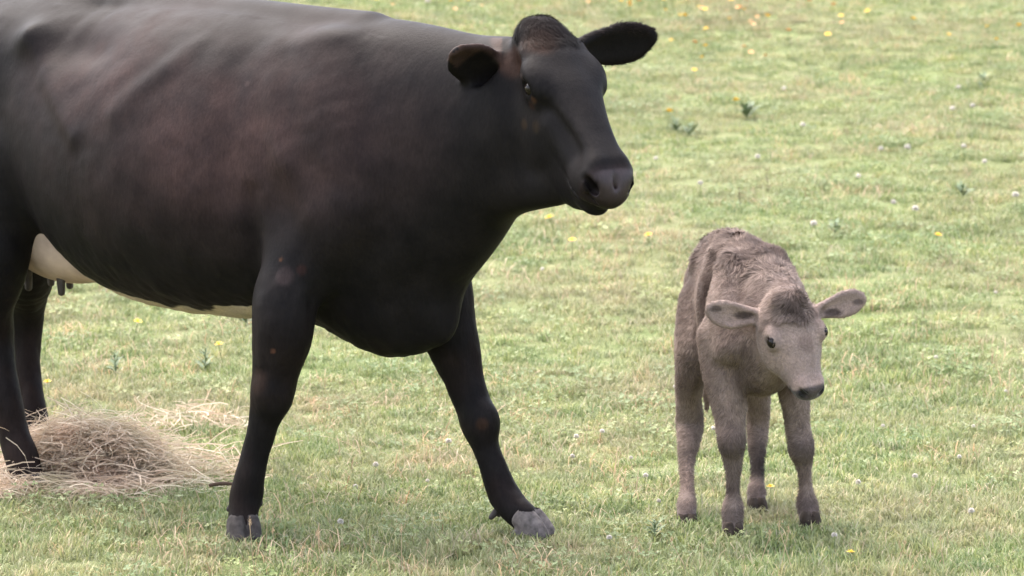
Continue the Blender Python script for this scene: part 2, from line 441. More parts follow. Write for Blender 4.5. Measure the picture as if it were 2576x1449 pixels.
    # ---- ears
    def ear(base, mid, tip, openv, wid, k=0.02):
        base, mid, tip, openv = L(base), L(mid), L(tip), LD(openv)
        F.tube([(base, 0.028, 0.026), (base * .5 + mid * .5, wid * 0.82, 0.022), (mid, wid, 0.018), (mid * .45 + tip * .55, wid * 0.9, 0.016), (tip, wid * 0.42, 0.012)], up=openv, k=k)
        o = nrm(openv)
        F.tube([(base * .75 + mid * .25 + o * 0.028, wid * 0.3, 0.016), (base * .3 + mid * .7 + o * 0.024, wid * 0.66, 0.018), (mid * .7 + tip * .3 + o * 0.020, wid * 0.72, 0.014), (mid * .2 + tip * .8 + o * 0.017, wid * 0.4, 0.010)], up=openv, k=0.012, op='sub')
    ear(W(1258, 205, 9.76), W(1198, 162, 9.69), W(1150, 128, 9.60), (0.15, -0.75, -0.45), 0.066)
    ear(W(1455, 122, 9.76), W(1552, 112, 9.80), W(1642, 90, 9.80), (0.05, -0.9, -0.4), 0.062)
    # ---- legs
    fw = (1, 0, 0.0)
    nf = [(C(770, 600, 10.02), .10), (C(722, 735, 9.95), .095), (C(710, 830, 9.93), .088), (C(698, 900, 9.94), .074), (C(688, 955, 9.95), .066), (C(680, 1005, 9.96), .060),
          (C(662, 1065, 9.97), .046), (C(645, 1130, 9.98), .040), (C(628, 1200, 9.99), .043), (C(619, 1245, 10.0), .048), (C(613, 1290, 9.99), .043), (C(612, 1318, 9.98), .045)]
    leg(F, nf, fwd=fw, k=0.06)
    ff = [(C(1105, 730, 10.18), .095), (C(1122, 810, 10.18), .085), (C(1146, 890, 10.17), .072), (C(1168, 960, 10.15), .058), (C(1188, 1015, 10.13), .053), (C(1205, 1065, 10.12), .052),
          (C(1220, 1120, 10.11), .042), (C(1240, 1180, 10.10), .041), (C(1264, 1240, 10.09), .046), (C(1295, 1280, 10.06), .044), (C(1320, 1302, 10.04), .044)]
    leg(F, ff, fwd=fw)
    nh = [(C(-30, 440, 10.90), .18), (C(-25, 560, 10.87), .15), (C(-20, 660, 10.84), .115), (C(-30, 760, 10.87), .082), (C(-22, 840, 10.90), .070), (C(-5, 920, 10.88), .056), (C(13, 1010, 10.85), .053),
          (C(33, 1090, 10.83), .050), (C(54, 1150, 10.81), .053), (C(68, 1190, 10.79), .046), (C(78, 1212, 10.78), .047)]
    leg(F, nh, fwd=fw, k=0.08)
    fh = [(C(40, 480, 11.2), .17), (C(55, 600, 11.22), .13), (C(62, 690, 11.28), .095), (C(62, 760, 11.38), .066), (C(64, 830, 11.42), .055), (C(68, 920, 11.4), .043),
          (C(78, 1000, 11.37), .043), (C(86, 1050, 11.35), .047), (C(95, 1085, 11.33), .044), (C(100, 1105, 11.32), .045)]
    leg(F, fh, fwd=fw, k=0.08)
    # knees, hocks
    F.ball(C(686, 990, 9.93), (0.05, 0.05, 0.06), k=0.03); F.ball(C(1212, 1062, 10.1), (0.045, 0.045, 0.055), k=0.03)
    F.ball(C(-50, 835, 10.92), (0.035, 0.03, 0.05), k=0.03); F.ball(C(35, 815, 11.45), (0.035, 0.03, 0.05), k=0.03)
    # flank fold to the stifle
    F.tube([((0.44, 0.26, 0.92), 0.03, 0.09), ((0.28, 0.235, 0.99), 0.03, 0.08), ((0.12, 0.22, 1.00), 0.04, 0.07)], k=0.05)
    # crease behind the elbow
    F.tube([((1.26, 0.325, 0.96), 0.012, 0.02), ((1.25, 0.31, 0.82), 0.015, 0.03), ((1.23, 0.28, 0.70), 0.015, 0.03)], k=0.04, op='sub')
    F.tube([((1.26, -0.325, 0.96), 0.012, 0.02), ((1.25, -0.31, 0.82), 0.015, 0.03)], k=0.04, op='sub')
    # tail
    F.tube([((-0.33, 0, 1.40), 0.045, 0.04), ((-0.42, 0, 1.34), 0.035, 0.035), ((-0.46, 0.0, 1.15), 0.026, 0.026), ((-0.44, 0.02, 0.85), 0.02, 0.02), ((-0.43, 0.03, 0.62), 0.016, 0.016),
            ((-0.43, 0.03, 0.5), 0.035, 0.035), ((-0.43, 0.03, 0.36), 0.03, 0.03), ((-0.43, 0.03, 0.27), 0.008, 0.008)], up=(1, 0, 0), k=0.03)
    V, Q = F.mesh(5)
    N = normals(V, Q)
    # ribs, flank folds and slack skin as low relief on the one skin
    s_, t_, z_ = V.T
    side = sstep(0.10, 0.22, np.abs(t_))
    m1 = side * sstep(0.45, 0.60, s_) * sstep(1.02, 0.85, s_) * sstep(0.95, 1.06, z_) * sstep(1.38, 1.28, z_)
    r1 = np.sin((z_ * 0.86 - s_ * 0.52 + 0.02 * vnoise(V, 4.0, 2)) * 2 * np.pi / 0.085)
    m2 = side * sstep(0.62, 0.75, s_) * sstep(1.28, 1.15, s_) * sstep(0.68, 0.85, z_) * sstep(1.12, 1.0, z_)
    r2 = np.sin((s_ - 0.35 * (z_ - 0.9) + 0.02 * vnoise(V, 4.0, 6)) * 2 * np.pi / 0.115)
    m3 = side * sstep(1.25, 1.4, s_) * sstep(1.9, 1.6, s_) * sstep(0.6, 0.8, z_)
    def gz(c, z, r, rz): return np.exp(-((s_ - c) / r) ** 2 - ((z_ - z) / rz) ** 2)
    def gl(a, b, w):
        a, b = np.array(a), np.array(b); p2 = np.stack([s_, z_], 1); t = np.clip(((p2 - a) @ (b - a)) / ((b - a) @ (b - a)), 0, 1)
        return np.exp(-(((p2 - a - t[:, None] * (b - a)) ** 2).sum(1)) / w ** 2)
    sd_ = sstep(0.08, 0.16, np.abs(t_))
    form = sd_ * (0.030 * gz(0.25, 1.335, 0.07, 0.05) + 0.012 * gl((0.27, 1.33), (0.58, 1.08), 0.035) - 0.024 * gz(0.50, 1.32, 0.14, 0.055) + 0.008 * gl((0.75, 1.15), (0.95, 1.34), 0.04)
                  + 0.010 * gl((1.22, 1.36), (1.36, 1.05), 0.045) + 0.008 * gl((1.36, 1.05), (1.50, 0.85), 0.06) - 0.008 * gl((1.13, 1.30), (1.20, 0.95), 0.05))
    V = V + N * form[:, None]
    V = V + N * (0.0035 * fbm(V * [1, 1, 0.45], 16.0, 61) * sstep(0.85, 0.7, z_) * sstep(0.02, 0.10, z_))[:, None]
    V = V + N * (m1 * r1 * 0.0015 * (0.4 + 0.6 * vnoise(V, 5.0, 77)) + m2 * r2 * 0.0006 + m3 * 0.002 * fbm(V, 6.0, 14) + 0.002 * fbm(V, 9.0, 15) * (np.abs(t_) > 0.1) * (z_ > 0.5) * (s_ < 1.7))[:, None]
    N = normals(V, Q)
    # ---- coat colour
    s_, t_, z_ = V.T
    col = np.tile(np.array([0.0088, 0.0078, 0.0078]), (len(V), 1))
    # sun-bleached brown over ribs, shoulder edge, neck crest
    br = np.clip(0.55 + 0.7 * fbm(V, 3.0, 3), 0, 1)
    zone = np.clip(1.35 - 1.05 * np.sqrt(((s_ - 1.0) / 0.70) ** 2 + ((z_ - 1.12) / 0.32) ** 2), 0, 1)
    col = col * (1 - (zone * br)[:, None] * 0.66) + np.array([0.048, 0.029, 0.0265]) * (zone * br)[:, None] * 0.66
    leg_br = sstep(0.75, 0.35, z_) * np.clip(0.3 + fbm(V, 7.0, 9), 0, 1) * 0.45
    col = col * (1 - leg_br[:, None]) + np.array([0.018, 0.0108, 0.0085]) * leg_br[:, None]
    pb = blob(V, H(0.06, -0.045, 0.0), (0.06, 0.05, 0.07)) * 0.55
    pb2 = blob(V, H(-0.005, 0, 0.02), (0.08, 0.08, 0.06)) * 0.4
    for m_, c_ in ((pb, (0.036, 0.019, 0.0125)), (pb2, (0.016, 0.008, 0.007))):
        col = col * (1 - m_[:, None]) + np.array(c_) * m_[:, None]
    # brown ear rims
    # white blaze under the belly
    wn_ = fbm(V, 14.0, 5) * 0.05
    wh = sstep(0.16, 0.10, t_ + wn_) * sstep(0.655, 0.625, z_ + 0.3 * wn_) * sstep(0.15, 0.25, s_) * sstep(1.18, 1.12, s_) * (N[:, 2] < 0.1)
    bins = np.clip(((s_ - 0.1) / 0.02).astype(int), 0, 59)
    zb = np.full(60, 9.0); trunk = (z_ > 0.5) & (s_ > 0.1) & (s_ < 1.3) & (np.abs(t_) < 0.12); np.minimum.at(zb, bins[trunk], z_[trunk])
    edge = 0.040 + 0.010 * sstep(0.55, 0.3, s_) + 0.022 * sstep(0.90, 1.0, s_)
    wh2 = sstep(0.004, -0.004, z_ - zb[bins] - edge + 0.25 * wn_) * (z_ > 0.5) * sstep(0.28, 0.33, s_) * sstep(1.18, 1.1, s_) * (t_ < 0.17) * (t_ > -0.25)
    wh = np.clip(wh2, 0, 1)
    col = col * (1 - wh[:, None]) + np.array([0.42, 0.35, 0.27]) * wh[:, None]
    # muzzle skin, pad top pinker with a highlight painted into the colour
    mz = np.clip(sstep(0.468, 0.484, (V - hp) @ h) * sstep(-0.135, -0.12, (V - hp) @ d), 0, 1)
    topm = (sstep(-0.110, -0.045, (V - hp) @ d) * sstep(0.075, 0.030, np.abs((V - hp) @ e)) * sstep(0.482, 0.494, (V - hp) @ h))[:, None]
    col = col * (1 - mz[:, None]) + (np.array([0.012, 0.0085, 0.0085]) * (1 - topm) + np.array([0.030, 0.0215, 0.022]) * topm) * mz[:, None]
    for bb, cc_ in ((blob(V, H(0.19, -0.088, -0.07), 0.018) * 0.3, (0.05, 0.022, 0.013)), (blob(V, H(0.235, -0.08, -0.11), 0.022) * 0.4, (0.03, 0.019, 0.010)), (blob(V, H(0.162, -0.10, -0.042), (0.045, 0.045, 0.045)) * 0.5, (0.003, 0.0025, 0.0025))):  # rusty spots below the near eye, lid shadow painted dark round it
        col = col * (1 - bb[:, None]) + np.array(cc_) * bb[:, None]
    mcol = mz
    for q in (-1, 1):
        nz = blob(V, H(0.500, q * 0.056, -0.062), 0.026); mz = mz * (1 - nz)
        col = col * (1 - nz[:, None]) + np.array([0.004, 0.003, 0.003]) * nz[:, None]
    # small rusty specks and scars, found on the near surface by line of sight
    Wp = to_world(V) - np.array([0, 0, CAM_H]); cp, sp_ = math.cos(PITCH), math.sin(PITCH)
    dz = Wp[:, 1] * cp - Wp[:, 2] * sp_; pu = 1288 + Wp[:, 0] / dz * FPX; pv = 724.5 - (Wp[:, 1] * sp_ + Wp[:, 2] * cp) / dz * FPX
    er = L(W(1198, 162, 9.69)); ax_ = nrm(L(W(1150, 128, 9.60)) - L(W(1258, 205, 9.76))); wv_ = nrm(np.cross(ax_, LD((0.15, -0.75, -0.45))))
    q_ = (V - er) @ wv_; near_ = (np.linalg.norm(V - er, axis=1) < 0.12) & (pv < 146 + (pu - 1122) * 1.02) & (pu < 1262)
    rim = np.maximum(sstep(0.042, 0.056, np.abs(q_)), sstep(0.045, 0.065, (V - er) @ ax_)) * near_ * 0.7
    col = col * (1 - rim[:, None]) + np.array([0.045, 0.028, 0.022]) * rim[:, None]
    for (u, v, r, c_, w_) in ((615, 208, .010, (.06, .04, .036), .5), (700, 648, .007, (.07, .032, .016), .7), (755, 685, .016, (.03, .014, .012), .5), (710, 690, .030, (.03, .022, .022), .6), (683, 890, .008, (.07, .032, .02), .7),
                          (1338, 256, .012, (.04, .02, .011), .7), (1312, 314, .016, (.035, .022, .012), .4), (1306, 200, .012, (.07, .055, .05), .5), (1290, 150, .05, (.04, .022, .016), .6), (1215, 1070, .02, (.03, .016, .01), .6), (640, 960, .04, (.03, .017, .012), .4)):
        k_ = np.where((pu - u) ** 2 + (pv - v) ** 2 < 64)[0]
        if len(k_):
            c0 = V[k_[np.argmin(dz[k_])]]; m_ = blob(V, c0, r) * w_
            col = col * (1 - m_[:, None]) + np.array(c_) * m_[:, None]
    root = bpy.data.objects.new('cow', None); COL.objects.link(root)
    cx = OC + AX * 0.75
    root.location = (cx[0], cx[1], 0)
    tag(root, 'large black cow with pale udder standing side on over the calf, looking right', 'cow')
    Wv = to_world(V) - np.array([cx[0], cx[1], 0])
    body = link('body', mesh_np('body', Wv, Q, col=col, attrs={'wet': mz * (0.2 + 0.8 * topm[:, 0])}), MCOW, root)
    off = np.array([cx[0], cx[1], 0])
    # ---- udder
    U = Field((-0.16, -0.26, 0.45), (0.50, 0.26, 1.06), 0.007)
    U.tube([((0.06, 0.0, 0.79), 0.165, 0.17, 0.17), ((0.16, 0.0, 0.77), 0.17, 0.17, 0.175), ((0.27, 0.0, 0.72), 0.13, 0.10, 0.115), ((0.37, 0.0, 0.66), 0.09, 0.04, 0.05)], k=0.03)
    V, Q = U.mesh(2); link('udder', mesh_np('udder', to_world(V) - off, Q), MUDDER, root)
    for (s, t) in ((0.19, 0.070), (0.09, -0.05), (0.03, 0.060), (0.0, -0.055)):
        T = Field((s - 0.04, t - 0.04, 0.52), (s + 0.04, t + 0.04, 0.68), 0.004)
        T.tube([((s, t, 0.645), 0.016, 0.016), ((s + 0.004, t, 0.61), 0.0135, 0.0135), ((s + 0.006, t, 0.575), 0.011, 0.011)], up=(1, 0, 0), k=0.01)
        V, Q = T.mesh(1); link('teat', mesh_np('teat', to_world(V) - off, Q), MTEAT, root)
    # ---- eyes
    for q in (-1, 1):
        E = Field(H(0.162, q * 0.092, -0.042) - 0.03, H(0.162, q * 0.092, -0.042) + 0.03, 0.003)
        E.ball(H(0.162, q * 0.0925, -0.042), 0.0205, k=0.001)
        V, Q = E.mesh(2); link('eye', mesh_np('eye', to_world(V) - off, Q), MEYE, root)
    # ---- hooves and dewclaws
    def hf(p, fwd, mat, size, lean):
        o = hoof('hoof', root, p, fwd, np.cross([0, 0, 1], nrm(fwd)), size, mat, lean)
        me = o.data; v = np.empty(len(me.vertices) * 3, dtype=np.float32); me.vertices.foreach_get('co', v)
        v = v.reshape(-1, 3) - off.astype(np.float32); me.vertices.foreach_set('co', v.ravel()); me.update()
    a3 = AX
    hf(W(611, 1318, 9.97), nrm([0.35, -0.9, 0]), MHOOF, 0.064, 0.35)
    hf(W(1322, 1303, 10.03), nrm([0.85, -0.45, 0]), MHOOFL, 0.060, 0.95)
    hf(W(80, 1212, 10.76), nrm([0.8, -0.55, 0]), MHOOF, 0.060, 0.5)
    hf(W(103, 1105, 11.30), nrm([0.8, -0.55, 0]), MHOOF, 0.058, 0.5)
    for (u, v, Y) in ((583, 1272, 10.05), (640, 1276, 10.07), (1243, 1292, 10.10), (1262, 1285, 10.16), (12, 1190, 10.88), (40, 1196, 10.80)):
        p = W(u, v, Y) - off
        D = Field(p - 0.035, p + 0.035, 0.0035); D.tube([(p + [0.012, 0, 0.012], 0.012, 0.012), (p + [-0.008, 0, -0.010], 0.008, 0.008)], up=(1, 0, 0), k=0.01)
        V, Q = D.mesh(1); link('dewclaw', mesh_np('dewclaw', V, Q), MHOOF, root)
    return root, Wv, N, col, (H, h, e, d), off
cow = build_cow()

# ------------------------------------------------------------------ the calf
def build_calf():
    F = Field((0.34, 9.60, -0.01), (1.10, 10.80, 0.92), 0.0045)
    def sc(x, y, top, bot, w):
        c = (top + bot) / 2; return ((x, y, c), w, top - c, c - bot)
    F.tube([sc(.548, 10.62, .70, .53, .050), sc(.572, 10.54, .745, .50, .078), sc(.594, 10.45, .785, .48, .092), sc(.620, 10.33, .812, .45, .106), sc(.645, 10.22, .808, .415, .125),
            sc(.672, 10.12, .785, .39, .128), sc(.695, 10.03, .745, .40, .105), sc(.71, 9.97, .68, .45, .07)], k=0.02)
    side = nrm([0.93, 0.36, 0])
    F.tube([((.56, 10.55, .752), .014, .010), ((.61, 10.33, .80), .014, .012), ((.665, 10.13, .772), .018, .016)], k=0.035)
    for q in (-1, 1):
        F.ball(np.array([.585, 10.45, .720]) + side * q * 0.06, (0.02, 0.03, 0.02), k=0.04)       # hip bone
        F.tube([(np.array([.66, 10.12, .755]) + side * q * .06, .03, .04), (np.array([.675, 10.08, .64]) + side * q * .105, .04, .062), (np.array([.695, 10.03, .54]) + side * q * .112, .045, .06)],
               up=(.3, -.9, 0), k=0.035)
    for q in (-1, 1):   # hollow behind the shoulder, hollow flank
        F.tube([(np.array([.655, 10.235, .75]) + side * q * .095, .02, .02), (np.array([.655, 10.225, .62]) + side * q * .137, .022, .026), (np.array([.655, 10.20, .50]) + side * q * .122, .02, .025)], up=(0, 1, 0), k=0.04, op='sub')
    # neck
    F.tube([((.675, 10.12, .665), .09, .105, .12), ((.712, 10.02, .665), .075, .095, .12), ((.738, 9.95, .65), .062, .075, .10), ((.752, 9.90, .635), .058, .06, .08)], up=(0, -.3, 1), k=0.035)
    # head
    hp = W(1982, 750, 9.86)
    h = nrm([0.078, -0.095, -0.245]); e = np.array([0.144, 0.060, 0.014]); e = nrm(e - h * (e @ h)); d = -np.cross(e, h)
    H = frame_pt(hp, h, e, d)
    def hs(x, top, bot, w):
        c = (top + bot) / 2; return (H(x, 0, c), w, top - c, c - bot)
    F.tube([hs(0.01, 0.008, -0.09, 0.058), hs(0.05, 0.014, -0.125, 0.083), hs(0.10, 0.010, -0.145, 0.082), hs(0.15, 0.0, -0.135, 0.066), hs(0.195, -0.010, -0.105, 0.053),
            hs(0.230, -0.014, -0.088, 0.046), hs(0.250, -0.024, -0.074, 0.040)], up=d, k=0.02)
    F.ball(H(0.0, 0, 0.002), (0.032, 0.045, 0.026), k=0.025, rot=(h, e, d))
    for q in (-1, 1):
        F.ball(H(0.098, q * 0.073, -0.020), (0.030, 0.016, 0.020), k=0.02, rot=(h, e, d))
        F.ball(H(0.115, q * 0.056, -0.080), (0.055, 0.022, 0.040), k=0.025, rot=(h, e, d))
        F.ball(H(0.105, q * 0.0915, -0.018), (0.018, 0.012, 0.012), k=0.006, op='sub', rot=(h, e, d))
        F.ball(H(0.240, q * 0.023, -0.030), (0.022, 0.015, 0.018), k=0.016, rot=(h, e, d))
        F.ball(H(0.225, q * 0.026, -0.058), (0.026, 0.013, 0.018), k=0.016, rot=(h, e, d))
    F.ball(H(0.252, 0, -0.040), (0.016, 0.034, 0.022), k=0.014, rot=(h, e, d))
    F.ball(H(0.238, 0, -0.082), (0.024, 0.024, 0.012), k=0.010, rot=(h, e, d))
    for q in (-1, 1):
        F.tube([(H(0.266, q * 0.020, -0.032), .006, .007), (H(0.256, q * 0.029, -0.028), .006, .007), (H(0.246, q * 0.036, -0.026), .005, .005)], up=d, k=0.005, op='sub')
        F.tube([(H(0.268, q * 0.003, -0.066), .004, .0035), (H(0.250, q * 0.030, -0.070), .005, .0035), (H(0.215, q * 0.040, -0.068), .005, .003)], up=d, k=0.004, op='sub')
    def ear(base, mid, tip, openv, wid):
        o = nrm(openv)
        F.tube([(base, 0.020, 0.018), (base * .5 + mid * .5, wid * 0.75, 0.016), (mid, wid, 0.013), (mid * .4 + tip * .6, wid * 0.92, 0.011), (tip, wid * 0.5, 0.008)], up=openv, k=0.012)
        F.tube([(base * .7 + mid * .3 + o * .019, wid * .34, .013), (base * .3 + mid * .7 + o * .017, wid * .66, .014), (mid * .7 + tip * .3 + o * .014, wid * .72, .010), (mid * .2 + tip * .8 + o * .012, wid * .45, .007)],
               up=openv, k=0.008, op='sub')
    ear(W(1912, 796, 9.89), W(1842, 794, 9.87), W(1782, 779, 9.88), (0.15, -1, -0.10), 0.038)
    ear(W(2056, 784, 9.90), W(2118, 767, 9.93), W(2171, 750, 9.95), (-0.05, -1, -0.10), 0.037)
    # legs
    def lg(rows, fwd): F.tube([(W(*r[:3]), r[3], r[4] if len(r) > 4 else r[3] * 1.05) for r in rows], up=fwd, k=0.02)
    ff = (0.3, -0.95, 0)
    def lg(rows, fwd): F.tube([(W(*r[:3]), r[3] - 0.0035 - (0.0025 if 1140 < r[1] < 1250 else 0), (r[4] if len(r) > 4 else r[3] * 1.05) - 0.0035) for r in rows], up=fwd, k=0.02)
    lg([(1815, 850, 10.06, .070), (1820, 930, 10.05, .062), (1832, 1000, 10.04, .054), (1837, 1055, 10.03, .045), (1840, 1108, 10.02, .0405), (1843, 1150, 10.03, .033), (1844, 1195, 10.035, .0245),
        (1844, 1240, 10.04, .023), (1843, 1280, 10.04, .031), (1843, 1310, 10.035, .031), (1843, 1330, 10.03, .033)], ff)
    lg([(1975, 860, 10.16, .062), (1990, 940, 10.17, .052), (2000, 1005, 10.17, .044), (2006, 1070, 10.17, .037), (2016, 1128, 10.17, .0355), (2021, 1165, 10.18, .029), (2026, 1205, 10.185, .022),
        (2028, 1240, 10.19, .026), (2030, 1268, 10.19, .032), (2034, 1290, 10.18, .031), (2036, 1302, 10.17, .032)], ff)
    lg([(1775, 760, 10.42, .075, .10), (1750, 860, 10.37, .058, .085), (1737, 940, 10.38, .044, .062), (1732, 1000, 10.42, .038, .046), (1736, 1060, 10.45, .041, .045), (1733, 1115, 10.41, .034), (1727, 1170, 10.37, .025),
        (1729, 1225, 10.31, .0215), (1728, 1262, 10.28, .028), (1727, 1290, 10.25, .031), (1727, 1308, 10.24, .032)], ff)
    lg([(1880, 800, 10.50, .08, .09), (1895, 900, 10.48, .058, .075), (1903, 980, 10.52, .042, .05), (1906, 1050, 10.56, .036, .042), (1905, 1110, 10.54, .030), (1905, 1165, 10.50, .0235),
        (1905, 1205, 10.47, .023), (1903, 1235, 10.45, .029), (1903, 1255, 10.43, .030), (1903, 1268, 10.42, .030)], ff)
    for r_ in ((1842, 1110, 10.005), (2016, 1125, 10.155)): F.ball(W(*r_), (0.030, 0.032, 0.036), k=0.02)
    F.ball(W(1732, 1062, 10.465), (0.028, 0.032, 0.035), k=0.02)
    # tail
    F.tube([((.552, 10.64, .66), .022, .022), ((.56, 10.70, .60), .018, .018), ((.565, 10.70, .45), .014, .014), ((.57, 10.69, .34), .018, .018), ((.57, 10.69, .26), .006, .006)], up=(1, 0, 0), k=0.02)
    V, Q = F.mesh(2); N = normals(V, Q)
    base = np.array([0.192, 0.142, 0.119])
    col = np.tile(base, (len(V), 1))
    def paint(m, c):
        nonlocal col
        m = np.clip(m, 0, 1)[:, None]; col = col * (1 - m) + np.array(c) * m
    dark = (0.066, 0.045, 0.037); light = (0.25, 0.195, 0.165)
    n1 = fbm(V, 16.0, 4); n2 = fbm(V, 40.0, 8)
    n3 = fbm(V, 75.0, 18)
    paint(np.clip(n3 * 0.6 - 0.05, 0, 0.45), dark); paint(np.clip(-n3 * 0.4, 0, 0.3), light)
    paint(np.clip(n1 * 0.6 + 0.12, 0, 0.6), dark); paint(np.clip(-n1 * 0.5, 0, 0.4), light)
    # darker curls along the back and poll
    paint(sstep(0.70, 0.80, V[:, 2]) * (V[:, 1] > 9.99) * np.clip(0.35 + n2 * 0.9, 0, 0.85), dark)
    paint(blob(V, H(0.035, 0.018, 0.01), (0.055, 0.055, 0.05)) * np.clip(0.65 + n2 * 0.6, 0, 0.95), (0.055, 0.038, 0.032))
    # flank and hind side darker; shade in chest fold and throat painted into coat
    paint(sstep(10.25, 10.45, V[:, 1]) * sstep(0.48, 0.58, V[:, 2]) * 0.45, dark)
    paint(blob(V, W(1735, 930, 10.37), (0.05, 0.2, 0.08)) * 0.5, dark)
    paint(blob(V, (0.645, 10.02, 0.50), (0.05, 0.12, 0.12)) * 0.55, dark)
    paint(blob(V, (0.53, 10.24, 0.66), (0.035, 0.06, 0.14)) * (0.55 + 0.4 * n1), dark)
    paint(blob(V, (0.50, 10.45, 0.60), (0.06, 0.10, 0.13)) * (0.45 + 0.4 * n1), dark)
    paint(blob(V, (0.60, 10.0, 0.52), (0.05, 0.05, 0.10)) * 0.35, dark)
    paint(blob(V, W(1800, 790, 10.02), (0.05, 0.08, 0.10)) * 0.3, light)
    # knees and shins
    paint(blob(V, W(1842, 1115, 10.02), (0.065, 0.08, 0.040)) * 0.95, (0.034, 0.023, 0.020)); paint(blob(V, W(1836, 1195, 10.02), (0.05, 0.08, 0.07)) * 0.7, (0.040, 0.028, 0.025))
    paint(blob(V, W(2030, 1125, 10.16), (0.060, 0.08, 0.040)) * 0.9, (0.038, 0.027, 0.024)); paint(blob(V, W(1908, 1160, 10.5), (0.055, 0.08, 0.065)) * 0.95, (0.022, 0.016, 0.014))
    for r in ((1843, 1310, 10.03), (2034, 1285, 10.18), (1727, 1295, 10.25), (1903, 1262, 10.43)):
        paint(blob(V, W(*r), (0.06, 0.07, 0.050)) * 0.6, (0.055, 0.041, 0.038))
    # pale legs, face
    paint(sstep(0.42, 0.30, V[:, 2]) * sstep(0.12, 0.2, V[:, 2]) * 0.25, light)
    X = (V - hp) @ h; D_ = (V - hp) @ d; E_ = (V - hp) @ e
    hd_ = (np.linalg.norm(V - hp - h * 0.14, axis=1) < 0.19) & (V[:, 2] > 0.40)
    X = np.where(hd_, X, 9.0)
    face = sstep(0.05, 0.10, X) * (X < 0.4) * (np.abs(E_) < 0.1) * (D_ > -0.13)
    paint(face * 0.75, (0.265, 0.205, 0.175)); 
    paint(blob(V, H(0.135, 0.01, 0.01), (0.03, 0.03, 0.03)) * 0.35, (0.09, 0.055, 0.045))
    paint(sstep(0.205, 0.225, X) * (X < 0.4) * (np.abs(E_) < 0.08) * 0.6, (0.26, 0.195, 0.165))
    mz = sstep(0.234, 0.244, X + 0.25 * (-0.055 - D_).clip(-0.03, 0.02)) * (np.abs(E_) < 0.06) * (X < .4) * (D_ > -0.1)
    mz = mz * hd_; paint(mz, (0.045, 0.035, 0.033))
    paint(sstep(-0.045, -0.060, D_) * hd_ * sstep(0.215, 0.235, X) * (X < .4) * (np.abs(E_) < .06) * 0.95, (0.018, 0.014, 0.013))
    for q in (-1, 1):
        paint(blob(V, H(0.258, q * 0.031, -0.028), (0.018, 0.018, 0.016)), (0.004, 0.003, 0.003))
        paint(blob(V, H(0.103, q * 0.080, -0.020), (0.020, 0.020, 0.015)) * 0.7, (0.06, 0.042, 0.036))
    # inside of the ears
    for b_, m_, t_ in ((W(1912, 796, 9.89), W(1842, 794, 9.87), W(1782, 779, 9.88)), (W(2056, 784, 9.90), W(2118, 767, 9.93), W(2171, 750, 9.95))):
        paint((blob(V, m_, (0.075, 0.05, 0.05)) > 0.1) * sstep(0.02, 0.04, np.linalg.norm(V - b_, axis=1)) * 0.6, (0.27, 0.205, 0.175))
    for b_, m_, t_, off_ in ((W(1912, 790, 9.89), W(1845, 788, 9.87), W(1785, 776, 9.88), 0), (W(2058, 792, 9.90), W(2118, 776, 9.93), W(2170, 758, 9.95), 0)):
        paint(blob(V, b_ * .4 + m_ * .6 + np.array([0, -.004, -.004]), (0.032, 0.03, 0.013)) * 0.95, (0.045, 0.032, 0.027))
        paint(blob(V, m_ * .25 + t_ * .75 + np.array([0, -.004, 0.003]), (0.019, 0.03, 0.010)) * 0.75, (0.06, 0.045, 0.04))
    root = bpy.data.objects.new('calf', None); COL.objects.link(root)
    off = np.array([0.65, 10.25, 0.0]); root.location = off
    tag(root, 'small fluffy grey-brown calf standing hunched in the grass right of the cow', 'calf')
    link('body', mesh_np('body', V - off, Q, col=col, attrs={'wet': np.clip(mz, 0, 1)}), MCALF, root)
    for q in (-1, 1):
        c = H(0.105, q * 0.0785, -0.016) - off
        E = Field(c - 0.024, c + 0.024, 0.002); E.ball(c, (0.0185, 0.0125, 0.0150), k=0.001, rot=(h, e, d))
        v, f = E.mesh(2); link('eye', mesh_np('eye', v, f), MEYE, root)
    for (u, v, Y) in ((1843, 1328, 10.02), (2037, 1300, 10.16), (1727, 1306, 10.23), (1903, 1266, 10.41)):
        o = hoof('hoof', root, W(u, v, Y), (0.2, -0.98, 0), (0.98, 0.2, 0), 0.040, MCHOOF, 0.35)
        me = o.data; w = np.empty(len(me.vertices) * 3, dtype=np.float32); me.vertices.foreach_get('co', w)
        w = w.reshape(-1, 3) - off.astype(np.float32); me.vertices.foreach_set('co', w.ravel()); me.update()
    return root, V - off, Q, N, col, (H, h, e, d), off
calf = build_calf()

